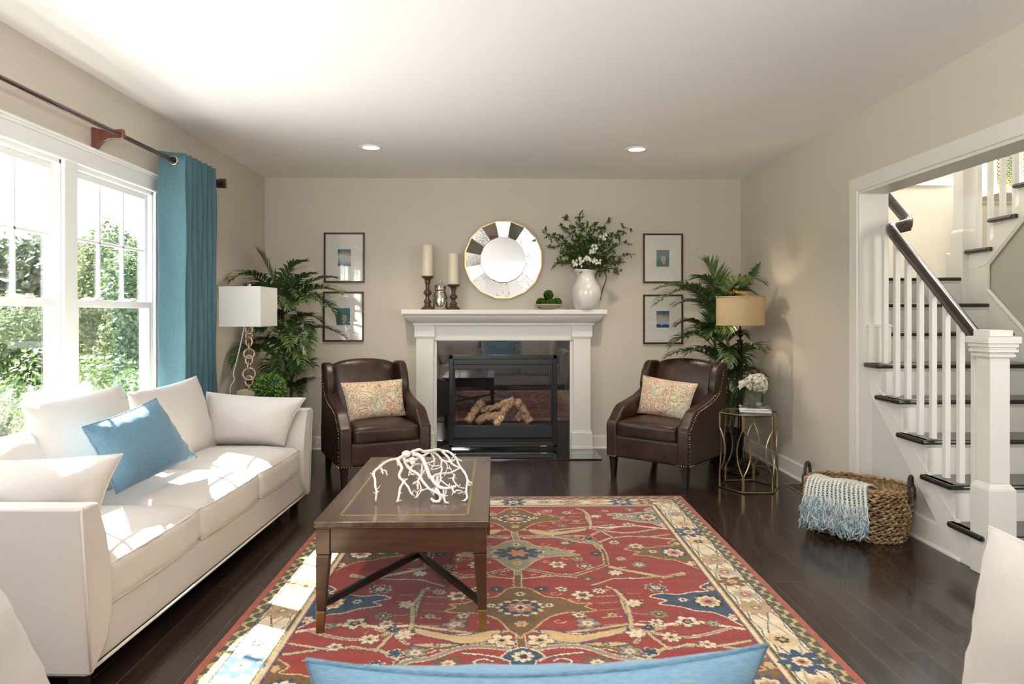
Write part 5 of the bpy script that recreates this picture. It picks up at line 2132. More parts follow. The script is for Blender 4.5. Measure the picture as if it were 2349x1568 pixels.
# ================================================================ table lamp, boxwood, end table
et = thing('end_table', 'dark wooden end table in the left corner behind the sofa arm, under the lamp', 'side table', (-1.90, 5.40, 0))
TZ = .652
q = MB()
q.prism(rrect(-.30, .30, -.26, .26, .02), TZ - .025, TZ)
q.build('tabletop', M['mahogany'], et, bevel=.004)
B(-.26, .26, -.22, .22, TZ - .09, TZ - .025).build('apron', M['mahogany_side'], et)
for x in (-.25, .25):
    for y in (-.21, .21):
        B(x - .02, x + .02, y - .02, y + .02, 0, TZ - .025).build('leg', M['mahogany_side'], et, bevel=.003, bseg=1)
lt = thing('table_lamp', 'table lamp with a white rectangular shade and a gilt chain-link stem in the left corner', 'lamp', (-1.945, 5.40, TZ))
M['travertine'] = plain('travertine', (.50, .42, .31), .4, var=.3, scale=7)
B(-.070, .070, -.070, .070, 0, .122).build('base', M['travertine'], lt, bevel=.003)
M['gilt'] = plain('silver_gilt_leaf', (.62, .48, .33), .35, .75, var=.25, scale=30)


def link(q, z, r, h, rot, th):
    pts = []
    for k in range(20):
        a = 2 * math.pi * k / 20
        pts.append(Vector((math.cos(a) * r * math.cos(rot), math.cos(a) * r * math.sin(rot), z + math.sin(a) * h)))
    q.tube(pts, th, 6, closed=True)


q = MB()
q.tube([(0, 0, .12), (0, 0, .165)], .009, 8)
zz = .19
rr = [(.030, .040, 0), (.046, .045, .35), (.026, .036, 1.5), (.026, .036, .2), (.040, .036, .5), (.028, .034, 1.8), (.024, .034, .1), (.034, .034, 1.2), (.026, .03, .3)]
for r_, h_, a_ in rr:
    link(q, zz, r_, h_, a_, .0085)
    zz += h_ * 1.36
q.build('chain_stem', M['gilt'], lt, smooth=True)
q = MB()
q.tube([(0, 0, zz), (0, 0, .945)], .005, 6)
q.tube([(0, 0, .925), (0, 0, .95)], .016, 8)
q.build('finial', M['gilt'], lt, smooth=True)
sh = MB()
w_, d_, za, zb = .157, .195, .622, .922
t_ = .003
sh.box(-w_, w_, -d_, -d_ + t_, za, zb)
sh.box(-w_, w_, d_ - t_, d_, za, zb)
sh.box(-w_, -w_ + t_, -d_ + t_, d_ - t_, za, zb)
sh.box(w_ - t_, w_, -d_ + t_, d_ - t_, za, zb)
sh.build('lamp_shade', M['shade_white'], lt)
q = MB()
for z in (za, zb):
    q.tube([(-w_, -d_, z), (w_, -d_, z), (w_, d_, z), (-w_, d_, z)], .003, 5, closed=True)
q.tube([(-w_, 0, zb - .02), (w_, 0, zb - .02)], .002, 5)
q.build('shade_ring', M['shade_white'], lt)
q = MB()
q.tube(catmull([(-.035, .0, .62), (-.05, -.03, .50), (-.075, -.05, .36), (-.10, -.06, .25), (-.088, -.06, .21), (-.11, -.07, .17), (-.125, -.06, .12), (-.14, .02, .006), (-.14, .2, .004)], 6), .0045, 6)
q.build('cord', plain('white_cord', (.80, .80, .78), .4), lt, smooth=True)

bw = thing('boxwood_ball', 'round bright green boxwood topiary beside the white lamp', 'plant', (-1.775, 5.38, TZ))
q = MB()
q.lathe([(.0005, 0), (.05, 0), (.06, .05), (.0005, .05)], seg=16)
q.build('pot', M['travertine'], bw)
q = MB()
q.sphere((0, 0, .125), .105, 16, 12)
q.build('foliage_core', plain('boxwood_core', (.015, .035, .006), .9), bw, smooth=True)
M['boxwood'] = leafmat('boxwood_leaves', (.06, .17, .018), (.20, .36, .06), .2, .4, .5)
q = MB()
rnd = random.Random(2)
for k in range(900):
    v = Vector((rnd.gauss(0, 1), rnd.gauss(0, 1), rnd.gauss(0, 1))).normalized()
    p = Vector((0, 0, .125)) + v * rnd.uniform(.095, .122)
    leaf(q, p, v + Vector((rnd.uniform(-.8, .8), rnd.uniform(-.8, .8), rnd.uniform(-.8, .8))), rnd.uniform(.018, .028), .013, v)
q.build('leaves', M['boxwood'], bw)

# ================================================================ hexagonal side table
hexc = (1.985, 5.345)
ht = thing('side_table', 'hexagonal openwork brass side table with a glass top beside the right armchair', 'side table', (hexc[0], hexc[1], 0))
HR = .232
HC = [(HR * math.cos(R(60 * k)), HR * math.sin(R(60 * k))) for k in range(6)]
BR = M['brass']
HTZ = .598
q = MB()
for z in (.008, HTZ - .006):
    q.tube([(x, y, z) for x, y in HC], .0065, 4, closed=True)
q.build('rim', BR, ht)
for k in range(6):
    a, b = Vector((*HC[k], 0)), Vector((*HC[(k + 1) % 6], 0))
    pr_ = Vector((*HC[k - 1], 0))
    q = MB()
    for s, oth in ((1, b), (-1, pr_)):
        d = (oth - a).normalized()
        o = d * .0065
        pts = [a + o + Vector((0, 0, .01)), a + o + Vector((0, 0, .135))]
        for i in range(1, 14):
            t = i / 14
            z = .135 + (.475 - .135) * t
            pts.append(a + o + d * (.052 * math.sin(math.pi * t) ** .85) + Vector((0, 0, z)))
        pts += [a + o + Vector((0, 0, .475)), a + o + Vector((0, 0, HTZ - .008))]
        q.tube(pts, .0052, 4)
    q.build('leg', BR, ht)
q = MB()
q.prism([(x * .97, y * .97) for x, y in HC], HTZ - .009, HTZ - .002)
q.build('glass_top', M['glass_clear'], ht)
# book, magazine, vase with hydrangea
M['page'] = plain('book_pages', (.78, .77, .74), .8)
M['cover_blue'] = plain('blue_cover', (.12, .25, .45), .35)


def cover_mat(name, c1, c2, c3):
    m, nt, b = _nt(name)
    co = coords(nt)
    v = N(nt, 'ShaderNodeTexVoronoi')
    v.inputs['Scale'].default_value = 22
    nt.links.new(co, v.inputs['Vector'])
    c = ramp(nt, v.outputs['Color'], [(0, c1), (.45, c2), (.7, c3)], 'CONSTANT')
    nt.links.new(c, b.inputs['Base Color'])
    b.inputs['Roughness'].default_value = .3
    return m


def book(label, x, y, z, w, d, h, rot, cov):
    t = thing('book', label, 'book', (x, y, z), rot, 'books under the hydrangea vase')
    q = MB()
    q.box(-w / 2, w / 2, -d / 2, d / 2, h - .002, h)
    q.box(-w / 2, w / 2, -d / 2, d / 2, 0, .002)
    q.box(-w / 2 - .002, -w / 2, -d / 2, d / 2, 0, h)
    q.build('cover', cov, t)
    B(-w / 2, w / 2 - .004, -d / 2 + .003, d / 2 - .003, .002, h - .002).build('pages', M['page'], t)


book('pale book lying lowest on the glass top', 2.055, 5.39, HTZ - .0015, .235, .20, .014, R(-18), plain('pale_cover', (.72, .74, .76), .35))
book('patterned blue and white magazine on the pale book under the vase', 2.05, 5.40, HTZ + .0135, .225, .205, .017, R(-20), cover_mat('magazine_cover', (.05, .05, .06), (.62, .62, .62), (.22, .08, .07)))
VZ = HTZ + .0315
vt = thing('glass_vase', 'square clear glass vase of water on the books', 'vase', (2.065, 5.44, VZ), R(-8))
q = MB()
s_, hh = .056, .125
q.box(-s_, s_, -s_, -s_ + .005, 0, hh)
q.box(-s_, s_, s_ - .005, s_, 0, hh)
q.box(-s_, -s_ + .005, -s_ + .005, s_ - .005, 0, hh)
q.box(s_ - .005, s_, -s_ + .005, s_ - .005, 0, hh)
q.box(-s_ + .005, s_ - .005, -s_ + .005, s_ - .005, 0, .008)
q.build('glass_body', M['glass_clear'], vt)
B(-s_ + .006, s_ - .006, -s_ + .006, s_ - .006, .009, .075).build('water', thin_glass('water', (.88, .93, .90), .05), vt)
fl = thing('hydrangea_bunch', 'white hydrangea heads standing in the square glass vase', 'flowers', (2.065, 5.44, VZ))
qs, ql, qp = MB(), MB(), MB()
rnd = random.Random(6)
heads = [((.025, -.02, .185), .072, 95), ((.055, .02, .15), .055, 45), ((-.005, .03, .19), .055, 35)]
for c, r_, n_ in heads:
    c = Vector(c)
    qs.tube([(0, 0, .012), (c.x * .4, c.y * .4, .1), c], .003, 5)
    for k in range(n_):
        v = Vector((rnd.gauss(0, 1), rnd.gauss(0, 1), rnd.gauss(.25, 1))).normalized()
        p = c + v * r_ * rnd.uniform(.85, 1.05)
        s1 = v.cross(Vector((rnd.random(), rnd.random(), 1))).normalized()
        s2 = v.cross(s1)
        for j in range(4):
            a = j * math.pi / 2
            leaf(qp, p, s1 * math.cos(a) + s2 * math.sin(a) + v * .25, .017, .015, v)
mg = Vector((-.085, -.03, .16))
for j in range(14):
    a = j * 2.4
    r_ = .25 + .06 * j
    dr = Vector((math.cos(a), math.sin(a), .9 - .12 * j))
    leaf(qp, mg + Vector((0, 0, .012 * (j % 3))), dr + Vector((-.4, 0, 0)), .062, .045, Vector((0, 0, 1)), .35)
qs.tube([(0, 0, .012), (-.03, 0, .1), mg], .003, 5)
for d in ((-.6, -.5, -.2), (.5, -.8, -.3), (.1, -1, -.9), (-.2, -.9, -.7), (.8, .2, -.4), (-1, -.2, -.1)):
    leaf(ql, Vector((.0, -.01, .12)), Vector(d), .075, .045)
ql.build('leaves', M['leaf_vase'], fl)
qs.build('stems', M['cane'], fl)
qp.build('petals', M['petal'], fl)

# ================================================================ floor lamp
fl_ = thing('floor_lamp', 'bronze floor lamp with a burlap drum shade behind the side table', 'lamp', (2.118, 5.90, 0))
q = MB()
q.lathe([(.0005, 0), (.155, 0), (.162, .008), (.155, .020), (.135, .026), (.130, .034), (.118, .040), (.075, .046), (.045, .06), (.030, .075), (.034, .085), (.026, .095), (.022, .12), (.0005, .12)], seg=36)
q.build('base', M['iron'], fl_, smooth=True)
q = MB()
for k in range(3):
    a = R(120 * k + 20)
    q.tube([(.0155 * math.cos(a), .0155 * math.sin(a), .10), (.0155 * math.cos(a), .0155 * math.sin(a), 1.14)], .0065, 8)
q.tube([(0, 0, 1.15), (0, 0, 1.45)], .008, 8)
q.build('pole', M['iron'], fl_, smooth=True)
for z in (.56, .96, 1.135):
    q = MB()
    q.sphere((0, 0, z), .027, 14, 8, (1, 1, .55))
    for k in range(3):
        a = R(120 * k + 50)
        q.sphere((.022 * math.cos(a), .022 * math.sin(a), z), .011, 8, 6)
    q.build('collar', M['iron'], fl_, smooth=True)
q = MB()
q.lathe([(.0005, 1.165), (.016, 1.168), (.024, 1.182), (.042, 1.192), (.040, 1.195), (.0005, 1.188)], seg=24)
q.build('drip_cup', M['iron'], fl_, smooth=True)
q = MB()
rs, z0, z1 = .203, 1.268, 1.520
rows = []
for r_, z in ((rs, z0), (rs, z1), (rs - .003, z1), (rs - .003, z0)):
    rows.append([(r_ * math.cos(2 * math.pi * k / 48), r_ * math.sin(2 * math.pi * k / 48), z) for k in range(48)])
for i in range(4):
    a, b = rows[i], rows[(i + 1) % 4]
    q.add(a + b, [(k, (k + 1) % 48, 48 + (k + 1) % 48, 48 + k) for k in range(48)])
sh_ = q.build('lamp_shade', M['shade_burlap'], fl_, smooth=False)
q = MB()
for z in (z0 + .004, z1 - .004):
    q.tube([((rs + .001) * math.cos(2 * math.pi * k / 48), (rs + .001) * math.sin(2 * math.pi * k / 48), z) for k in range(48)], .005, 5, closed=True)
q.build('shade_trim', M['shade_burlap'], sh_, smooth=True)
q = MB()
q.sphere((0, 0, 1.40), .028, 12, 8, (1, 1, 1.25))
q.build('bulb', emit('warm_bulb', (1.0, .72, .42), 6.0), fl_, smooth=True)
bl_ = add_light('floor_lamp_bulb', 'POINT', (2.118, 5.90, 1.40), (2.118, 5.90, 0), 8.0, (1.0, .74, .50), radius=.035)
q = MB()
q.tube(catmull([(.10, .05, .045), (.05, -.12, .05), (-.06, -.08, .06), (-.05, .09, .055), (.07, .11, .06), (.12, -.02, .06), (.02, -.10, .075), (.16, -.06, .04), (.24, -.03, .012), (.30, .06, .012)], 6), .0035, 5)
q.tube(catmull([(.02, .01, .9), (.028, .02, .62), (.035, .02, .50), (.03, .01, .3), (.06, .03, .09), (.12, .05, .045)], 6), .003, 5)
q.build('cord', M['black'], fl_, smooth=True)

# ================================================================ recessed lights
M['lens'] = emit('downlight_lens', (1.0, .80, .56), 7.0)
for k, (x, y) in enumerate(((-1.042, 5.672), (1.169, 5.683), (-1.05, 2.4), (1.17, 2.4), (-1.05, -.9), (1.17, -.9))):
    lab = ['round recessed ceiling downlight above the left armchair', 'round recessed ceiling downlight above the right armchair', 'recessed downlight over the left of the rug', 'recessed downlight over the right of the rug', 'recessed downlight behind the camera on the left', 'recessed downlight behind the camera on the right'][k]
    t = thing('ceiling_downlight', lab, 'ceiling light', (x, y, ZC), 0, 'recessed ceiling downlights')
    q = MB()
    q.lathe([(.070, -.006), (.095, -.007), (.100, -.003), (.100, 0), (.070, 0), (.068, 0)], seg=36)
    q.f = q.f[:-2]
    q.build('trim_ring', M['vinyl'], t, smooth=True)
    q = MB()
    q.lathe([(.0005, -.0045), (.050, -.0045), (.0702, -.003), (.0702, -.001)], seg=30)
    q.build('lens', M['lens'], t)
    o = add_light('downlight', 'SPOT', (x, y, ZC - .03), (x, y, 0), 46, (1, .86, .68), radius=.05)
    o.data.spot_size = R(125)
    o.data.spot_blend = .8

# ================================================================ curtain and rod
cr_ = thing('curtain_rod', 'dark wooden curtain rod on carved brackets above the left windows', 'curtain rod', (-2.18, 0, 2.40))
M['rodwood'] = wood('dark_cherry', (.018, .008, .006), (.07, .022, .014), 1, 1.0, .25, .6)
q = MB()
q.tube([(0, 1.4, 0), (0, 5.44, 0)], .0145, 14)
q.build('rod', M['rodwood'], cr_, smooth=True)
M['bracketwood'] = wood('cherry_bracket', (.10, .028, .016), (.20, .065, .036), 2, 1.0, .25, .6)
for y in (4.0, 2.0):
    q = MB()
    pts = [(-.158, .045), (-.10, .03), (-.045, .02), (-.03, .030), (.02, .034), (.026, .0), (.02, -.022), (-.01, -.025), (-.03, -.022), (-.06, -.026), (-.10, -.045), (-.135, -.085), (-.158, -.10)]
    q.prism(pts, y - .014, y + .014, 'y')
    q.build('bracket', M['bracketwood'], cr_, bevel=.004)
q = MB()
q.box(-.028, .028, 5.43, 5.445, -.03, .03)
q.box(-.034, .034, 5.445, 5.475, -.036, .036)
q.box(-.158, -.02, 5.445, 5.465, -.03, .03)
q.build('finial', M['rodwood'], cr_, bevel=.004)


def curtain_mat():
    m, nt, b, t = translucent('teal_curtain_cloth', (.105, .245, .30), .28, .85, (.12, .29, .35))
    co = coords(nt)
    f = []
    for sc_ in ((260, 260, 18), (30, 30, 420)):
        n = N(nt, 'ShaderNodeTexNoise')
        mp = N(nt, 'ShaderNodeMapping')
        mp.inputs['Scale'].default_value = sc_
        nt.links.new(co, mp.inputs[0])
        nt.links.new(mp.outputs[0], n.inputs['Vector'])
        n.inputs['Scale'].default_value = 1
        f.append(n.outputs[0])
    a = N(nt, 'ShaderNodeMath', operation='ADD')
    nt.links.new(f[0], a.inputs[0])
    nt.links.new(f[1], a.inputs[1])
    mr = N(nt, 'ShaderNodeMapRange')
    mr.inputs['From Min'].default_value = .7
    mr.inputs['From Max'].default_value = 1.3
    nt.links.new(a.outputs[0], mr.inputs[0])
    c = mixc(nt, mr.outputs[0], (.080, .170, .210), (.135, .245, .290))
    nt.links.new(c, b.inputs['Base Color'])
    bump(nt, b, mr.outputs[0], .3, .001)
    return m


M['curtain'] = curtain_mat()
cu_ = thing('curtain', 'teal grommet-top curtain panel hanging at the right end of the windows', 'curtain', (-2.18, 0, 0))
nu, nv = 150, 40
P = []
ya, yb = 4.60, 5.20
fold = []
# fold line in plan: a broad first face, then tight pleats
plan = []
waves = 7
for i in range(nu + 1):
    t = i / nu
    if t < .16:
        s = t / .16
        x = -.078 + .153 * s
        y = ya + .075 * math.sin(math.pi * s) * .25 + .07 * s
    else:
        s = (t - .16) / .84
        ph = s * (waves - .5) * 2 * math.pi
        x = .075 * math.cos(ph) * (1 - .0 * s)
        y = ya + .07 + s * (yb - ya - .07) + .018 * math.sin(ph)
    plan.append((x, y))
rows = []
for j in range(nv + 1):
    z = .03 + (2.455 - .03) * j / nv
    row = []
    for i, (x, y) in enumerate(plan):
        k = 1 - .10 * math.sin(j * .35 + i * .05) * (1 - j / nv)
        row.append((x * k + .004 * math.sin(j * .5 + i * .2), y + .01 * math.sin(j * .21) * (1 - j / nv) + .012 * (1 - j / nv) * (i / nu), z))
    rows.append(row)
o = MB().grid([list(r) for r in rows]).build('cloth', M['curtain'], cu_, smooth=True)
sd = o.modifiers.new('thick', 'SOLIDIFY')
sd.thickness = .003
q = MB()
for (x, y) in [plan[int(nu * .10)]] + [p for p in plan[int(nu * .2)::int(nu * .84 / (2 * waves - 1))]][:12]:
    if abs(x) > .07:
        continue
    pts = [(0 + .026 * math.cos(a), y - .003, 2.40 + .026 * math.sin(a)) for a in [2 * math.pi * k / 20 for k in range(20)]]
    q.tube(pts, .0055, 6, closed=True)
gy = plan[int(nu * .09)][1]
q.tube([(.0 + .027 * math.cos(2 * math.pi * k / 20), gy - .012, 2.40 + .027 * math.sin(2 * math.pi * k / 20)) for k in range(20)], .006, 6, closed=True)
q.build('grommet', M['nail'], cu_, smooth=True)

# ================================================================ floor registers, outlet
def register(label, x, y, w, l, rot):
    t = thing('floor_register', label, 'floor vent', (x, y, 0), rot, 'brass floor registers')
    q = MB()
    f = .014
    for bx in ((-w, w, -l, -l + f), (-w, w, l - f, l), (-w, -w + f, -l + f, l - f), (w - f, w, -l + f, l - f)):
        q.box(bx[0], bx[1], bx[2], bx[3], 0, .006)
    q.build('frame', plain('antique_brass_plate', (.42, .33, .18), .4, .6), t, bevel=.002, bseg=1)
    q = MB()
    n_ = int(2 * (l - f) / .011)
    for k in range(n_):
        y_ = -l + f + (k + .5) * 2 * (l - f) / n_
        q.box(-w + f, w - f, y_ - .0022, y_ + .0022, .001, .0045)
    for x_ in (-.33, 0, .33):
        q.box(x_ * w * 1.2 - .003, x_ * w * 1.2 + .003, -l + f, l - f, .001, .005)
    q.build('grille', plain('register_grille', (.16, .12, .07), .4, .7), t)
    B(-w + f, w - f, -l + f, l - f, .0002, .0008).build('duct_shade', M['black'], t)  # black sheet in place of the shade below the slats


register('brass floor register between the side table and the wicker basket', 2.392, 5.27, .085, .18, 0)
register('brass floor register partly hidden behind the floor lamp base', 2.37, 6.25, .085, .18, 0)
t = thing('wall_outlet', 'white electrical outlet in the baseboard behind the left armchair', 'outlet', (-1.787, YB - .014, .085))
B(-.038, .038, -.005, 0, -.055, .045).build('cover_plate', M['vinyl'], t, bevel=.003)
q = MB()
for z in (-.028, .018):
    q.box(-.016, .016, -.0065, -.004, z - .012, z + .012)
q.build('socket', plain('socket_grey', (.55, .55, .53), .4), t, bevel=.002, bseg=1)

# ================================================================ wicker basket and throw
BXC, BYC, BRZ = 2.262, 4.245, R(-42)
bk_ = thing('wicker_basket', 'oval brown seagrass basket with dark rope handles against the wall below the stairs', 'basket', (BXC, BYC, 0), BRZ)


def bpath(t, z, off=0.0):
    a = 2 * math.pi * t
    e = 2.6
    hl, hw = .262 + .03 * math.sin(min(1, z / .3) * 2.2) + off, .185 + .022 * math.sin(min(1, z / .3) * 2.2) + off
    c, s = math.cos(a), math.sin(a)
    return Vector((hl * math.copysign(abs(c) ** (2 / e), c), hw * math.copysign(abs(s) ** (2 / e), s), z))


def seagrass():
    m, nt, b = _nt('seagrass')
    g = N(nt, 'ShaderNodeNewGeometry')
    co = coords(nt)
    n = N(nt, 'ShaderNodeTexNoise')
    n.inputs['Scale'].default_value = 45
    n.inputs['Detail'].default_value = 5
    nt.links.new(co, n.inputs['Vector'])
    c0 = ramp(nt, n.outputs[0], [(.3, (.13, .07, .03)), (.48, (.36, .22, .10)), (.68, (.60, .43, .23))])
    c = mixc(nt, 1.0, c0, ramp(nt, g.outputs['Random Per Island'], [(0, .45), (1, 1.15)]), 'MULTIPLY')
    nt.links.new(c, b.inputs['Base Color'])
    b.inputs['Roughness'].default_value = .75
    n2 = N(nt, 'ShaderNodeTexNoise')
    n2.inputs['Scale'].default_value = 220
    nt.links.new(co, n2.inputs['Vector'])
    bump(nt, b, n2.outputs[0], .5, .003)
    return m


M['seagrass'] = seagrass()
M['gap_shade'] = plain('weave_gap_shade', (.022, .014, .010), .9)  # near-black colour standing in for shade in the gaps between strands
q = MB()
rows_, zb_ = 11, .298
for k in range(rows_):
    z = .014 + (zb_ - .014) * k / (rows_ - 1)
    nb = 36
    for st_ in range(2):
        # short overlapping lens-shaped wraps of the coil
        for i in range(nb):
            t0 = (i + (.5 if (k + st_) % 2 else 0) + .15 * math.sin(i * 7 + k * 3)) / nb
            pts = []
            for j in range(5):
                u = j / 4
                tt = t0 + u * 1.15 / nb
                zz_ = z + (st_ * 2 - 1) * .0064 + (u - .5) * .020 * (1 if st_ else -.5)
                zz_ += .006 * math.sin(tt * 12)
                off = .007 + .0055 * math.sin(math.pi * u)
                pts.append(bpath(tt, max(.007, zz_), off))
            q.tube(pts, [.002, .0068, .0082, .0066, .002], 6)
q.build('woven_side', M['seagrass'], bk_, smooth=True)
q = MB()
rws = []
for k in range(9):
    z = .012 + .285 * k / 8
    rws.append([bpath(i / 60, z, .002) for i in range(60)])
inner = [[Vector((p.x * .95, p.y * .93, p.z)) for p in r] for r in rws[::-1]]


def shell(q, allr):
    for r_ in range(len(allr) - 1):
        a, b = allr[r_], allr[r_ + 1]
        q.add(a + b, [(i, (i + 1) % 60, 60 + (i + 1) % 60, 60 + i) for i in range(60)])


shell(q, [rws[-1]] + inner)
q2 = MB()
shell(q2, rws)
q2.build('weave_gap_shade', M['gap_shade'], bk_, smooth=True)
q.add([bpath(i / 60, .006, 0) for i in range(60)], [tuple(range(60))])
q.build('lining', M['seagrass'], bk_, smooth=True)
q = MB()
for j in range(2):
    q.tube([bpath(i / 150, .311 + .005 * math.sin(i * .7 + j * 3.1), .004 + .006 * math.cos(i * .7 + j * 3.1)) for i in range(150)], .008, 6, closed=True)
q.build('rim', M['seagrass'], bk_, smooth=True)
M['rope_dark'] = plain('dark_rope', (.035, .018, .012), .6, bmp=.5, bscale=120)
for sx in (-1, 1):
    q = MB()
    for j in range(2):
        pts = []
        for i in range(70):
            t = i / 69
            a = math.pi * t
            if t < .12 or t > .88:
                pass
            y = -.062 * math.cos(a)
            z = .265 + .125 * math.sin(a) ** .75
            x = sx * (.292 + .006)
            pts.append(Vector((x + .005 * math.cos(i * .75 + j * math.pi), y + .003 * math.cos(i * .75 + j * math.pi), z + .005 * math.sin(i * .75 + j * math.pi))))
        q.tube(pts, .0072, 6)
    for y in (-.062, .062):
        q.lathe([(.0005, .235), (.013, .24), (.015, .27), (.015, .31), (.011, .325), (.0005, .33)], (sx * .300, y, 0), 10)
    q.build('handle', M['rope_dark'], bk_, smooth=True)

# woven throw draped over the front-left of the basket
def throw_mat():
    m, nt, b = _nt('woven_throw')
    co = coords(nt, (1, 1, 1), 'UV')
    return m


th_ = thing('knitted_throw', 'pale blue and cream woven throw with long fringe draped over the wicker basket', 'throw', (BXC, BYC, 0), BRZ)
M['throw_cream'] = plain('cream_yarn', (.70, .71, .64), .95, var=.15, scale=40, sheen=.3)
M['throw_blue'] = plain('blue_yarn', (.10, .20, .30), .95, var=.3, scale=60)
M['fringe'] = leafmat('fringe_yarn', (.66, .68, .63), (.17, .29, .39), .1, .95, .1)
# cross-section (y across the basket, z): from inside, over the far/front rim, hanging outside (front is local -y)
sec = catmull([Vector((0, .02, .285)), Vector((0, -.05, .318)), Vector((0, -.12, .334)), Vector((0, -.185, .340)), Vector((0, -.222, .325)), Vector((0, -.240, .285)), Vector((0, -.252, .235)), Vector((0, -.258, .195))], 6)
X0, X1 = -.238, .118
nr_ = 15


def thp(u, w):
    """u 0..1 along the length, w 0..1 along the drape"""
    f = w * (len(sec) - 1)
    i = min(int(f), len(sec) - 2)
    p = sec[i].lerp(sec[i + 1], f - i)
    x = X0 + (X1 - X0) * u
    curve = .035 * max(0, (-x - .17) / .1) ** 2
    return Vector((x + .01 * math.sin(w * 5 + u * 3), p.y + curve * (1 if p.y < -.1 else 0) + .006 * math.sin(u * 17), p.z + .006 * math.sin(u * 11 + w * 4) - (.03 * w * (u - .5)) - .010 * (u < .05)))


q = MB()
q.grid([[thp(u / 30, w / 24) - Vector((0, 0, .004)) for w in range(25)] for u in range(31)])
q.build('weave_base', M['throw_blue'], th_, smooth=True)
q = MB()
for k in range(nr_):
    u = (k + .5) / nr_
    q.tube([thp(u, w / 30) + Vector((0, -.002, .003)) for w in range(31)], [.0075 + .002 * math.sin(w * 2.2 + k) for w in range(31)], 6)
for k in range(24):
    w = (k + .5) / 24
    q.tube([thp(u / 60, w) + Vector((0, -.003, .004 + .0035 * math.sin(u * math.pi * nr_ / 30 + k * math.pi))) for u in range(61)], .0028, 5)
q.build('knit_rib', M['throw_cream'], th_, smooth=True)
q = MB()
rnd = random.Random(9)
for k in range(300):
    u = rnd.random()
    w0 = rnd.choice((1.0, 1.0, .86))
    p = thp(u, w0)
    L_ = rnd.uniform(.10, .175) if w0 == 1 else rnd.uniform(.07, .12)
    out = rnd.uniform(-.02, .035)
    pts = [p + Vector((0, -.004, 0)), p + Vector((rnd.uniform(-.015, .015), -.012 - .012 * rnd.random(), -L_ * .4)),
           p + Vector((rnd.uniform(-.028, .028), -.012 - out * .5 - .02 * rnd.random(), -L_ * .75)), p + Vector((rnd.uniform(-.04, .04), -.01 - out, -L_))]
    for v_ in pts:
        v_.z = max(v_.z, .008)
        v_.y = min(v_.y, -.205)
    ps = catmull(pts, 3)
    q.tube(ps, [.0038 + .0015 * math.sin(i * 1.9 + k) for i in range(len(ps) - 1)] + [.002], 5)
o = q.build('fringe', M['fringe'], th_, smooth=True)
o['kind'] = 'stuff'

# ================================================================ kitchen end behind the photographer (seen only in reflections)
M['butcher'] = wood('butcher_block', (.45, .26, .12), (.60, .38, .20), 0, .8, .4, .2)
M['steel'] = plain('stainless_steel', (.45, .45, .46), .28, 1.0)
KY = YF + .62
kc = thing('kitchen_base_cabinet', 'white kitchen base cabinets with a butcher-block worktop behind the photographer', 'cabinet', (1.15, YF + .004, 0))
for k in range(3):
    a = -.75 + k * .62
    B(a, a + .60, .02, .58, .10, .90).build('body', M['trim'], kc, bevel=.003)
    B(a + .02, a + .58, .58, .60, .12, .70).build('door', M['vinyl'], kc, bevel=.008)
    B(a + .02, a + .58, .58, .60, .72, .88).build('drawer', M['vinyl'], kc, bevel=.006)
B(-.78, 1.13, 0, .64, .90, .94).build('worktop', M['butcher'], kc, bevel=.004)
kr = thing('kitchen_range', 'dark stainless range oven behind the photographer', 'oven', (-.05, YF, 0))
B(-.38, .38, .02, .62, .0, .90).build('body', M['steel'], kr, bevel=.006)
B(-.33, .33, .62, .635, .25, .72).build('door', M['black'], kr, bevel=.01)
MB().tube([(-.30, .67, .76), (.30, .67, .76)], .012, 10).build('handle', M['steel'], kr, smooth=True)
B(-.38, .38, .02, .60, .90, .92).build('cooktop', M['black'], kr)
kh = thing('range_hood', 'dark brown wooden range hood over the oven behind the photographer', 'hood', (-.05, YF, 0))
MB().hexa([(-.45, .01, 1.62), (.45, .01, 1.62), (.45, .5, 1.62), (-.45, .5, 1.62)], [(-.30, .01, 2.5), (.30, .01, 2.5), (.30, .3, 2.5), (-.30, .3, 2.5)]).build('canopy', M['mahogany_side'], kh, bevel=.01)
kf = thing('refrigerator', 'stainless refrigerator in the kitchen behind the photographer', 'refrigerator', (-1.15, YF, 0))
B(-.45, .45, .02, .70, .0, 1.80).build('body', M['steel'], kf, bevel=.01)
MB().tube([(.02, .74, .7), (.02, .74, 1.6)], .012, 10).build('handle', M['steel'], kf, smooth=True)


# ================================================================ rug
RW, RL = 1.255, 3.62
STEP = .0042
nx_, ny_ = int(2 * RW / STEP), int(RL / STEP)
gx = np.linspace(-RW, RW, nx_)
gy_ = np.linspace(0, RL, ny_)
rgx = np.random.default_rng(4)
GX, GY = np.meshgrid(gx, gy_, indexing='ij')
# hand-knotted waver: every knot is displaced a little
jx = rgx.normal(0, .0017, GX.shape)
jy = rgx.normal(0, .0017, GX.shape)
wv = .004 * np.sin(GY * 9) + .003 * np.sin(GY * 23 + 1)
AX = np.abs(GX + wv + jx)
AY = GY + jy + .004 * np.sin(np.abs(GX) * 13)
red, red2 = (.27, .034, .028), (.20, .026, .022)
ivory, sand, brown, navy, grey, olive, dark, rust = (.70, .58, .40), (.56, .39, .19), (.155, .085, .030), (.030, .062, .105), (.27, .245, .175), (.30, .22, .085), (.028, .030, .026), (.50, .21, .12)
C = np.zeros(GX.shape + (3,), dtype=np.float32)
C[:] = red


def bb(x0, x1, y0, y1):
    i0, i1 = np.searchsorted(gx, [x0, x1])
    j0, j1 = np.searchsorted(gy_, [y0, y1])
    return slice(max(i0 - 2, 0), i1 + 2), slice(max(j0 - 2, 0), j1 + 2)


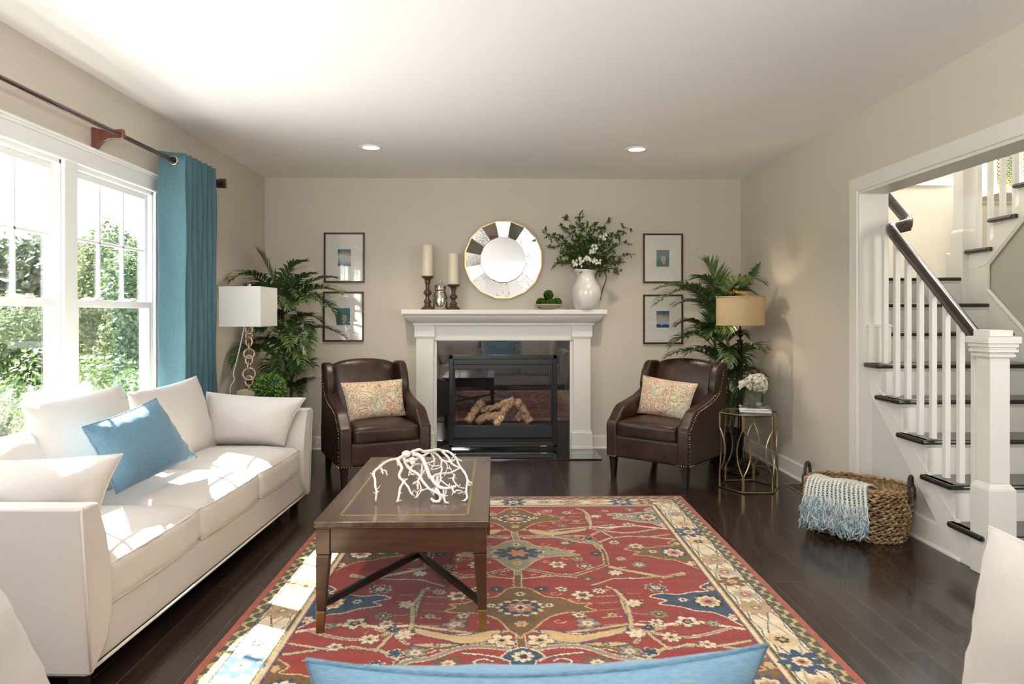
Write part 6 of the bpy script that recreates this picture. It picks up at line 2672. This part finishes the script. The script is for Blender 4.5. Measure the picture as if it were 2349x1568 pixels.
def both(x0, x1, y0, y1):
    """slices covering +x and -x"""
    for s in (1, -1):
        a, b = sorted((s * x0, s * x1))
        yield bb(a - .01, b + .01, y0 - .01, y1 + .01)


def star(cx, cy, r, n, depth, col, rot=0.0, sx=1.0, sy=1.0, sharp=1.0):
    for sl in both(cx - r * sx, cx + r * sx, cy - r * sy, cy + r * sy):
        dx, dy = (AX[sl] - cx) / sx, (AY[sl] - cy) / sy
        rr_ = np.hypot(dx, dy)
        th = np.arctan2(dy, dx)
        lim = r * (1 - depth + depth * np.abs(np.cos(n * (th - rot) / 2)) ** sharp)
        C[sl][rr_ < lim] = col


def stroke(pts, w, col, edge=None, ew=.006):
    pts = [tuple(p) for p in pts]
    if edge is not None:
        stroke(pts, w + ew * 2, edge)
    for (x0, y0), (x1, y1) in zip(pts[:-1], pts[1:]):
        for sl in both(min(x0, x1) - w, max(x0, x1) + w, min(y0, y1) - w, max(y0, y1) + w):
            dx, dy = x1 - x0, y1 - y0
            L2 = dx * dx + dy * dy + 1e-9
            t = np.clip(((AX[sl] - x0) * dx + (AY[sl] - y0) * dy) / L2, 0, 1)
            d = np.hypot(AX[sl] - x0 - t * dx, AY[sl] - y0 - t * dy)
            C[sl][d < w / 2] = col


def smooth_line(pts, n=6):
    return [(p.x, p.y) for p in catmull([Vector((a, b, 0)) for a, b in pts], n)]


def fill(poly, col, edge=None, ew=.011, sm=True):
    if sm:
        poly = smooth_line(list(poly) + [poly[0]], 5)[:-1]
    xs, ys_ = [p[0] for p in poly], [p[1] for p in poly]
    for sl in both(min(xs), max(xs), min(ys_), max(ys_)):
        X, Y = AX[sl], AY[sl]
        ins = np.zeros(X.shape, bool)
        for (x0, y0), (x1, y1) in zip(poly, poly[1:] + poly[:1]):
            c = ((y0 > Y) != (y1 > Y)) & (X < (x1 - x0) * (Y - y0) / ((y1 - y0) or 1e-9) + x0)
            ins ^= c
        C[sl][ins] = col
    if edge is not None:
        stroke(list(poly) + [poly[0]], ew, edge)


def flower(cx, cy, r, outer, inner, core, n=8, halo=None, **k):
    if halo is not None:
        star(cx, cy, r * 1.25, n, .30, halo, **k)
    star(cx, cy, r, n, .45, outer, **k)
    star(cx, cy, r * .55, n, .35, inner, **k)
    star(cx, cy, r * .25, 4, .1, core)


# --- field: mottled red, then vines, palmettes and rosettes (right half, mirrored)
mott = .5 + .5 * np.sin(GY * 31 + 3 * np.sin(GX * 4)) * np.sin(GY * 7.3)
C[:] = np.array(red) * (1 - .18 * mott[..., None]) + np.array(red2) * .18 * mott[..., None]
PER = 1.37                     # pattern repeat
for k in range(3):
    o = k * PER
    # angular trellis
    for ln_, c_, w_ in (([(.0, .78), (.14, .84), (.33, .78), (.48, .74), (.48, .38), (.44, .33)], sand, .018),
                        ([(.48, .74), (.58, .77), (.77, .72), (.97, .80)], ivory, .012),
                        ([(.04, .93), (.14, .92), (.35, .95), (.49, 1.04), (.485, 1.40), (.29, 1.55), (.2, 1.55), (.02, 1.45)], brown, .020),
                        ([(.49, 1.04), (.58, .96), (.77, .93), (.95, .99)], sand, .018),
                        ([(.0, 1.60), (.2, 1.56), (.3, 1.58)], sand, .012),
                        ([(.50, 1.44), (.57, 1.49), (.75, 1.585), (.86, 1.53)], sand, .030),
                        ([(.86, 1.55), (.62, 1.60), (.49, 1.60), (.37, 1.68)], sand, .014)):
        if o + .3 < RL:
            stroke(smooth_line([(a, b + o) for a, b in ln_], 3) if False else [(a, b + o) for a, b in ln_], w_, c_, navy if c_ is sand else ivory, .005)
    # running band of horned leaves
    fill([(.10, .84 + o + 1.37 - 1.37), (.18, .87 + o), (.32, .86 + o), (.44, .80 + o), (.46, .77 + o), (.30, .82 + o), (.20, .82 + o)], ivory, navy, .006)
for k in range(3):
    o = (k - 0) * PER
    # main sand band
    vb = [(.44, .77), (.31, .83), (.18, .89), (.10, .84), (.115, .80), (.07, .84), (.13, .93), (.24, .92), (.33, .91), (.47, .91)]
    fill([(.46, .76 + o), (.36, .80 + o), (.24, .84 + o), (.14, .80 + o), (.08, .80 + o), (.12, .88 + o), (.22, .915 + o), (.33, .87 + o), (.44, .82 + o)], sand, navy, .007)
    fill([(.24, .92 + o), (.35, .90 + o), (.45, .915 + o), (.35, .94 + o)], sand, navy, .006)
    flower(.345, .918 + o, .018, dark, sand, dark)
    stroke([(.47, .91 + o), (.54, .82 + o), (.62, .78 + o)], .012, grey, ivory, .004)
    stroke(smooth_line([(.47, .77 + o), (.55, .82 + o), (.70, .87 + o), (.91, .78 + o)]), .013, grey, ivory, .004)
    stroke([(.54, .82 + o), (.59, .97 + o), (.69, .93 + o), (.77, .95 + o), (.95, .90 + o)], .015, sand, navy, .004)
    stroke(smooth_line([(.06, .96 + o), (.16, .94 + o), (.26, .95 + o), (.36, 1.02 + o), (.46, 1.06 + o), (.48, 1.14 + o)]), .024, grey, ivory, .005)
    # vertical stem with comb leaves
    stroke([(.47, .37 + o), (.50, .53 + o), (.475, .78 + o)], .020, sand, navy, .004)
    for j in range(5):
        yy = .42 + o + j * .075
        stroke([(.52, yy), (.58, yy + .004)], .009, [grey, sand, brown, grey, sand][j])
        stroke([(.45, yy + .02), (.36, yy + .028)], .009, [sand, grey, olive, sand, grey][j])
# central medallions: brown palmette, grey/blue palmette, repeat; joined by stems


def palmette(cy, body, trim, heart, ring, s=1.0):
    fill([(-.02, cy - .24 * s), (.05, cy - .22 * s), (.085, cy - .17 * s), (.12, cy - .12 * s), (.20, cy - .10 * s), (.26, cy - .05 * s), (.33, cy - .045 * s), (.30, cy - .01 * s), (.345, cy + .03 * s), (.27, cy + .05 * s), (.20, cy + .06 * s), (.13, cy + .10 * s),
          (.09, cy + .15 * s), (.055, cy + .22 * s), (.02, cy + .26 * s), (-.02, cy + .28 * s)], body, trim, .009)
    star(0, cy, .135 * s, 12, .25, ring, sy=.85)
    star(0, cy, .115 * s, 14, .25, ivory, sy=.80)
    star(0, cy, .098 * s, 10, .15, navy, sy=.78)
    star(0, cy, .07 * s, 8, .35, heart, sy=.8)
    star(0, cy, .034 * s, 6, .5, ivory)
    star(0, cy, .016 * s, 4, .3, dark)
    star(.135, cy - .02, .022, 6, .4, ivory)
    star(.135, cy - .02, .010, 5, .3, navy)
    star(0, cy - .155 * s, .026, 6, .45, ivory)
    star(0, cy - .155 * s, .012, 5, .4, dark)
    star(0, cy + .165 * s, .032, 6, .45, sand)
    star(0, cy + .165 * s, .015, 5, .4, rust)
    for a, b in ((.25, -.085), (.26, .085), (.17, -.155), (.165, .145)):
        pts = [(a + .03 * math.cos(t) * (1 - t / 9), cy + b * s + .022 * math.sin(t) * (1 - t / 9)) for t in [i * .5 for i in range(11)]]
        stroke(pts, .006, trim)


for cy, kind in ((.57, 0), (1.22, 1), (1.94, 0), (2.52, 2), (3.20, 0)):
    stroke([(0, cy - .38), (0, cy + .38)], .035, grey if kind == 1 else brown, ivory, .004)
for cy, kind in ((.57, 0), (1.22, 1), (1.94, 0), (3.20, 0)):
    if kind == 0:
        palmette(cy, brown, sand, rust, brown)
    elif kind == 1:
        palmette(cy, grey, sand, dark, grey, .95)
        star(0, cy, .14, 10, .35, (.035, .06, .075), sy=.8)
        star(0, cy, .062, 6, .5, rust)
        for j in range(9):
            star(.10 + .05 * (j % 4), cy + .05 * math.sin(j * 2.2), .008, 4, .2, navy)
# the navy medallion near the front edge of view
fill([(-.02, 2.31), (.03, 2.33), (.07, 2.365), (.085, 2.41), (.05, 2.44), (.055, 2.48), (.10, 2.52), (.20, 2.50), (.30, 2.53), (.34, 2.60), (.22, 2.66), (.12, 2.72), (-.02, 2.78)], navy, ivory, .008)
star(0, 2.39, .045, 8, .3, ivory)
star(0, 2.39, .022, 6, .4, dark)
star(0, 2.50, .03, 4, .3, brown)
stroke(smooth_line([(.05, 2.43), (.12, 2.39), (.19, 2.37), (.24, 2.36)]), .010, ivory, navy, .004)
stroke(smooth_line([(.09, 2.46), (.16, 2.47), (.19, 2.43), (.15, 2.41), (.12, 2.43)]), .009, ivory, navy, .004)
# side half-palmettes growing from the border
def side_palm(cy, body, trim, ring):
    fill([(1.02, cy - .24), (.96, cy - .20), (.90, cy - .15), (.92, cy - .10), (.84, cy - .09), (.76, cy - .06), (.68, cy - .07), (.62, cy - .03), (.69, cy + .01), (.65, cy + .05), (.74, cy + .08), (.80, cy + .12), (.87, cy + .14), (.92, cy + .20), (.96, cy + .27), (1.02, cy + .33)], body, trim, .009)
    star(.885, cy + .02, .085, 10, .3, ring, sx=.9)
    star(.885, cy + .02, .066, 8, .25, ivory, sx=.9)
    star(.885, cy + .02, .045, 8, .35, rust, sx=.9)
    star(.885, cy + .02, .018, 5, .3, navy)
    star(.77, cy + .0, .024, 6, .4, ivory)
    star(.77, cy + .0, .011, 5, .4, dark)
    star(.955, cy - .13, .030, 6, .35, sand)
    star(.955, cy + .19, .034, 6, .35, ivory)
    star(.955, cy + .19, .014, 5, .4, rust)


side_palm(.52, grey, ivory, navy)
side_palm(1.20, brown, sand, navy)
side_palm(1.86, navy, ivory, dark)
side_palm(2.60, brown, sand, navy)
side_palm(3.22, grey, ivory, navy)
# scattered rosettes (positions read off the rug, then repeated)
fl = [(.22, 1.40, .050, ivory, dark, rust), (.36, 1.42, .036, navy, ivory, rust), (.66, 1.41, .042, grey, ivory, navy), (.54, .52, .036, ivory, ivory, rust), (.73, .71, .044, ivory, dark, ivory), (.61, .72, .028, navy, ivory, rust),
      (.30, .72, .036, grey, navy, ivory), (.44, .97, .036, navy, navy, dark), (.29, 1.05, .048, brown, ivory, rust), (.58, 1.05, .034, ivory, dark, ivory), (.70, 1.11, .046, ivory, rust, dark), (.33, 1.31, .040, olive, brown, ivory), (.44, 1.23, .036, dark, navy, sand),
      (.57, 1.32, .030, sand, rust, dark), (.11, 1.73, .034, dark, navy, ivory), (.21, 1.73, .030, ivory, navy, rust), (.30, 1.80, .055, ivory, brown, navy), (.39, 1.75, .034, ivory, dark, ivory), (.53, 1.90, .044, ivory, ivory, sand), (.29, 2.10, .055, grey, ivory, rust),
      (.41, 2.02, .026, sand, rust, dark), (.62, 2.02, .042, olive, dark, ivory), (.59, 2.10, .036, ivory, rust, navy), (.73, 2.09, .055, ivory, dark, rust), (.84, 2.11, .032, grey, sand, dark), (.57, 2.46, .040, navy, ivory, navy), (.29, 2.44, .060, brown, ivory, rust), (.51, 2.36, .034, navy, navy, dark), (.43, 2.35, .048, grey, ivory, grey),
      (.68, 1.72, .052, navy, ivory, rust), (.51, 1.52, .040, ivory, ivory, sand), (.36, 1.60, .034, brown, olive, ivory), (.49, 2.20, .044, ivory, ivory, sand), (.55, 2.15, .026, dark, navy, ivory), (.63, 2.24, .044, ivory, sand, dark), (.08, 2.26, .060, ivory, sand, dark), (.15, .47, .03, ivory, navy, rust), (.22, .40, .03, navy, ivory, rust), (.35, .43, .032, ivory, navy, rust),
      (.62, .40, .030, sand, dark, ivory), (.70, .50, .030, ivory, navy, rust), (.80, .36, .034, grey, navy, ivory), (.40, .62, .034, olive, ivory, navy), (.26, 2.02, .028, ivory, navy, rust), (.76, 2.30, .036, ivory, rust, navy), (.13, 1.28, .03, rust, ivory, dark), (.64, 2.62, .036, ivory, dark, rust), (.40, 2.70, .05, grey, ivory, rust), (.30, 2.86, .04, ivory, navy, rust), (.52, 2.9, .045, ivory, dark, rust), (.70, 2.84, .04, grey, ivory, navy), (.35, 3.1, .045, olive, ivory, dark), (.60, 3.12, .04, ivory, rust, navy), (.46, 3.25, .036, navy, ivory, rust)]
for i, (x, y, r, a, b, c_) in enumerate(fl):
    n_ = (6, 8, 7, 5)[i % 4]
    star(x, y, r + .006, n_, .45, navy if a is not navy else ivory, rot=i * .4)
    star(x, y, r, n_, .5, a, rot=i * .4)
    star(x, y, r * .48, n_, .3, b, rot=i * .4)
    star(x, y, r * .22, 4, .2, c_)
rs_ = np.random.default_rng(12)
for i in range(60):
    x, y = rs_.uniform(.06, .92), rs_.uniform(.36, 3.3)
    a = rs_.uniform(0, 3.14)
    stroke([(x, y), (x + .035 * math.cos(a), y + .02 * math.sin(a))], .007, [sand, grey, olive, ivory, navy][i % 5])
# --- borders: dist from the edge, mitred at the corners
DE = np.minimum(RW - np.abs(GX + jx * .6), np.minimum(GY + jy * .6, RL - GY))
ALONG = np.where((RW - np.abs(GX)) < np.minimum(GY, RL - GY), GY, GX)
C[DE < .292] = navy
C[DE < .286] = (.45, .15, .10)
C[DE < .280] = ivory
wobs = .016 * np.sin(ALONG * 34)
g1 = (DE < .262)
C[g1] = olive
C[(DE < .262) & (np.abs(DE - .250) < .0035)] = dark
C[(DE < .243)] = np.array(ivory)
inb = (DE < .240) & (DE > .098)
C[inb] = (.72, .61, .44)
# meandering navy vine inside the main border
vine = .169 + .045 * np.sin(ALONG * 2 * math.pi / .70)
C[inb & (np.abs(DE - vine) < .0035)] = navy
vine2 = .169 - .045 * np.sin(ALONG * 2 * math.pi / .70)
C[inb & (np.abs(DE - vine2) < .005)] = (.40, .36, .22)
C[inb & (np.abs(np.abs(DE - .169) - (.062 + .006 * np.sin(ALONG * 40))) < .0028)] = navy


def bflower(x, y, i):
    k = i % 6
    if k == 0:
        star(x, y, .098, 8, .50, navy)
        star(x, y, .040, 8, .2, ivory)
        star(x, y, .026, 6, .4, rust)
        star(x, y, .011, 4, .2, dark)
    elif k == 1:
        star(x, y, .060, 8, .25, (.60, .40, .22))
        star(x, y, .030, 6, .4, (.45, .15, .09))
        star(x, y, .013, 4, .2, ivory)
    elif k == 2:
        star(x, y, .066, 9, .2, (.62, .47, .26))
        star(x, y, .032, 6, .4, dark)
        star(x, y, .013, 4, .2, sand)
    elif k == 3:
        star(x, y, .086, 9, .42, (.45, .15, .09))
        star(x, y, .078, 9, .42, (.42, .31, .17))
        star(x, y, .030, 8, .3, (.26, .20, .12))
        star(x, y, .012, 5, .4, ivory)
    elif k == 4:
        star(x, y, .060, 8, .22, (.42, .38, .26))
        star(x, y, .030, 6, .35, (.42, .10, .08))
        star(x, y, .011, 4, .2, ivory)
    else:
        star(x, y, .084, 6, .5, brown, sx=1.0, sy=.8)
        star(x, y, .030, 6, .35, sand)
        star(x, y, .013, 4, .3, rust)


for i, y in enumerate((.86, .69, 1.04, 1.34, 1.52, 1.65, 2.45, 1.81, 2.27, 1.96, 2.62, .48, 3.02, 2.84, 3.2, 2.74)):
    kk = [0, 1, 2, 3, 4, 5, 0, 4, 2, 3, 1, 4, 0, 5, 3, 4][i]
    bflower(RW - .169, y, kk)
for i, x in enumerate((.02, .22, .41, .60, .78, .95)):
    bflower(x if x > .05 else 0.0, .169, [0, 4, 3, 1, 0, 5][i])
    bflower(x if x > .05 else 0.0, RL - .169, [0, 4, 3, 1, 0, 5][i])
bflower(RW - .15, .16, 3)
bflower(RW - .15, RL - .16, 3)
# guard stripe with a hooked meander, then the plain red edge
gd = DE < .098
C[gd] = dark
C[DE < .094] = (.42, .34, .17)
C[DE < .086] = (.075, .075, .045)
me_ = np.sin(ALONG * 2 * math.pi / .088)
mpos = .060 + .013 * np.clip(me_ * 2.2, -1, 1)
C[(DE < .086) & (DE > .036) & (np.abs(DE - mpos) < .0085)] = (.50, .39, .19)
C[(DE < .094) & (DE > .0885)] = dark
C[DE < .036] = (.36, .085, .055)
C[DE < .0005] = (.36, .085, .055)
# wool variation (dye lots across the weft)
C *= (1 + .10 * rgx.normal(size=GX.shape)[..., None].clip(-2, 2))
C *= (1 + .06 * np.sin(GY * 57 + 2 * np.sin(GX * 2))[..., None])
C = np.clip(C, .003, .95)
edge_z = np.clip(DE / .006, 0, 1)
Z = .0105 * edge_z ** .5 + rgx.normal(0, .0006, GX.shape)
V = np.stack([GX, -GY, Z], -1).reshape(-1, 3)
idx = np.arange(nx_ * ny_).reshape(nx_, ny_)
F = np.stack([idx[:-1, :-1], idx[:-1, 1:], idx[1:, 1:], idx[1:, :-1]], -1).reshape(-1, 4)


def rug_mat():
    m, nt, b = _nt('hand_knotted_wool')
    a = N(nt, 'ShaderNodeVertexColor')
    a.layer_name = 'pattern'
    nt.links.new(a.outputs[0], b.inputs['Base Color'])
    b.inputs['Roughness'].default_value = .95
    b.inputs['Specular IOR Level'].default_value = .1
    b.inputs['Sheen Weight'].default_value = .25
    b.inputs['Sheen Roughness'].default_value = .4
    co = coords(nt)
    n = N(nt, 'ShaderNodeTexNoise')
    n.inputs['Scale'].default_value = 380
    n.inputs['Detail'].default_value = 2
    nt.links.new(co, n.inputs['Vector'])
    bump(nt, b, n.outputs[0], .7, .004)
    return m


M['rug'] = rug_mat()
rug = np_mesh('area_rug', V, F, M['rug'], smooth=True)
ca = rug.data.color_attributes.new('pattern', 'FLOAT_COLOR', 'POINT')
buf = np.ones((nx_ * ny_, 4), dtype=np.float32)
buf[:, :3] = C.reshape(-1, 3)
ca.data.foreach_set('color', buf.ravel())
rug.location = (.122, 5.085, .0012)
rug.rotation_euler = (0, 0, R(-.45))
tag(rug, 'red, ivory and navy oriental wool rug spread over the dark floor', 'rug')
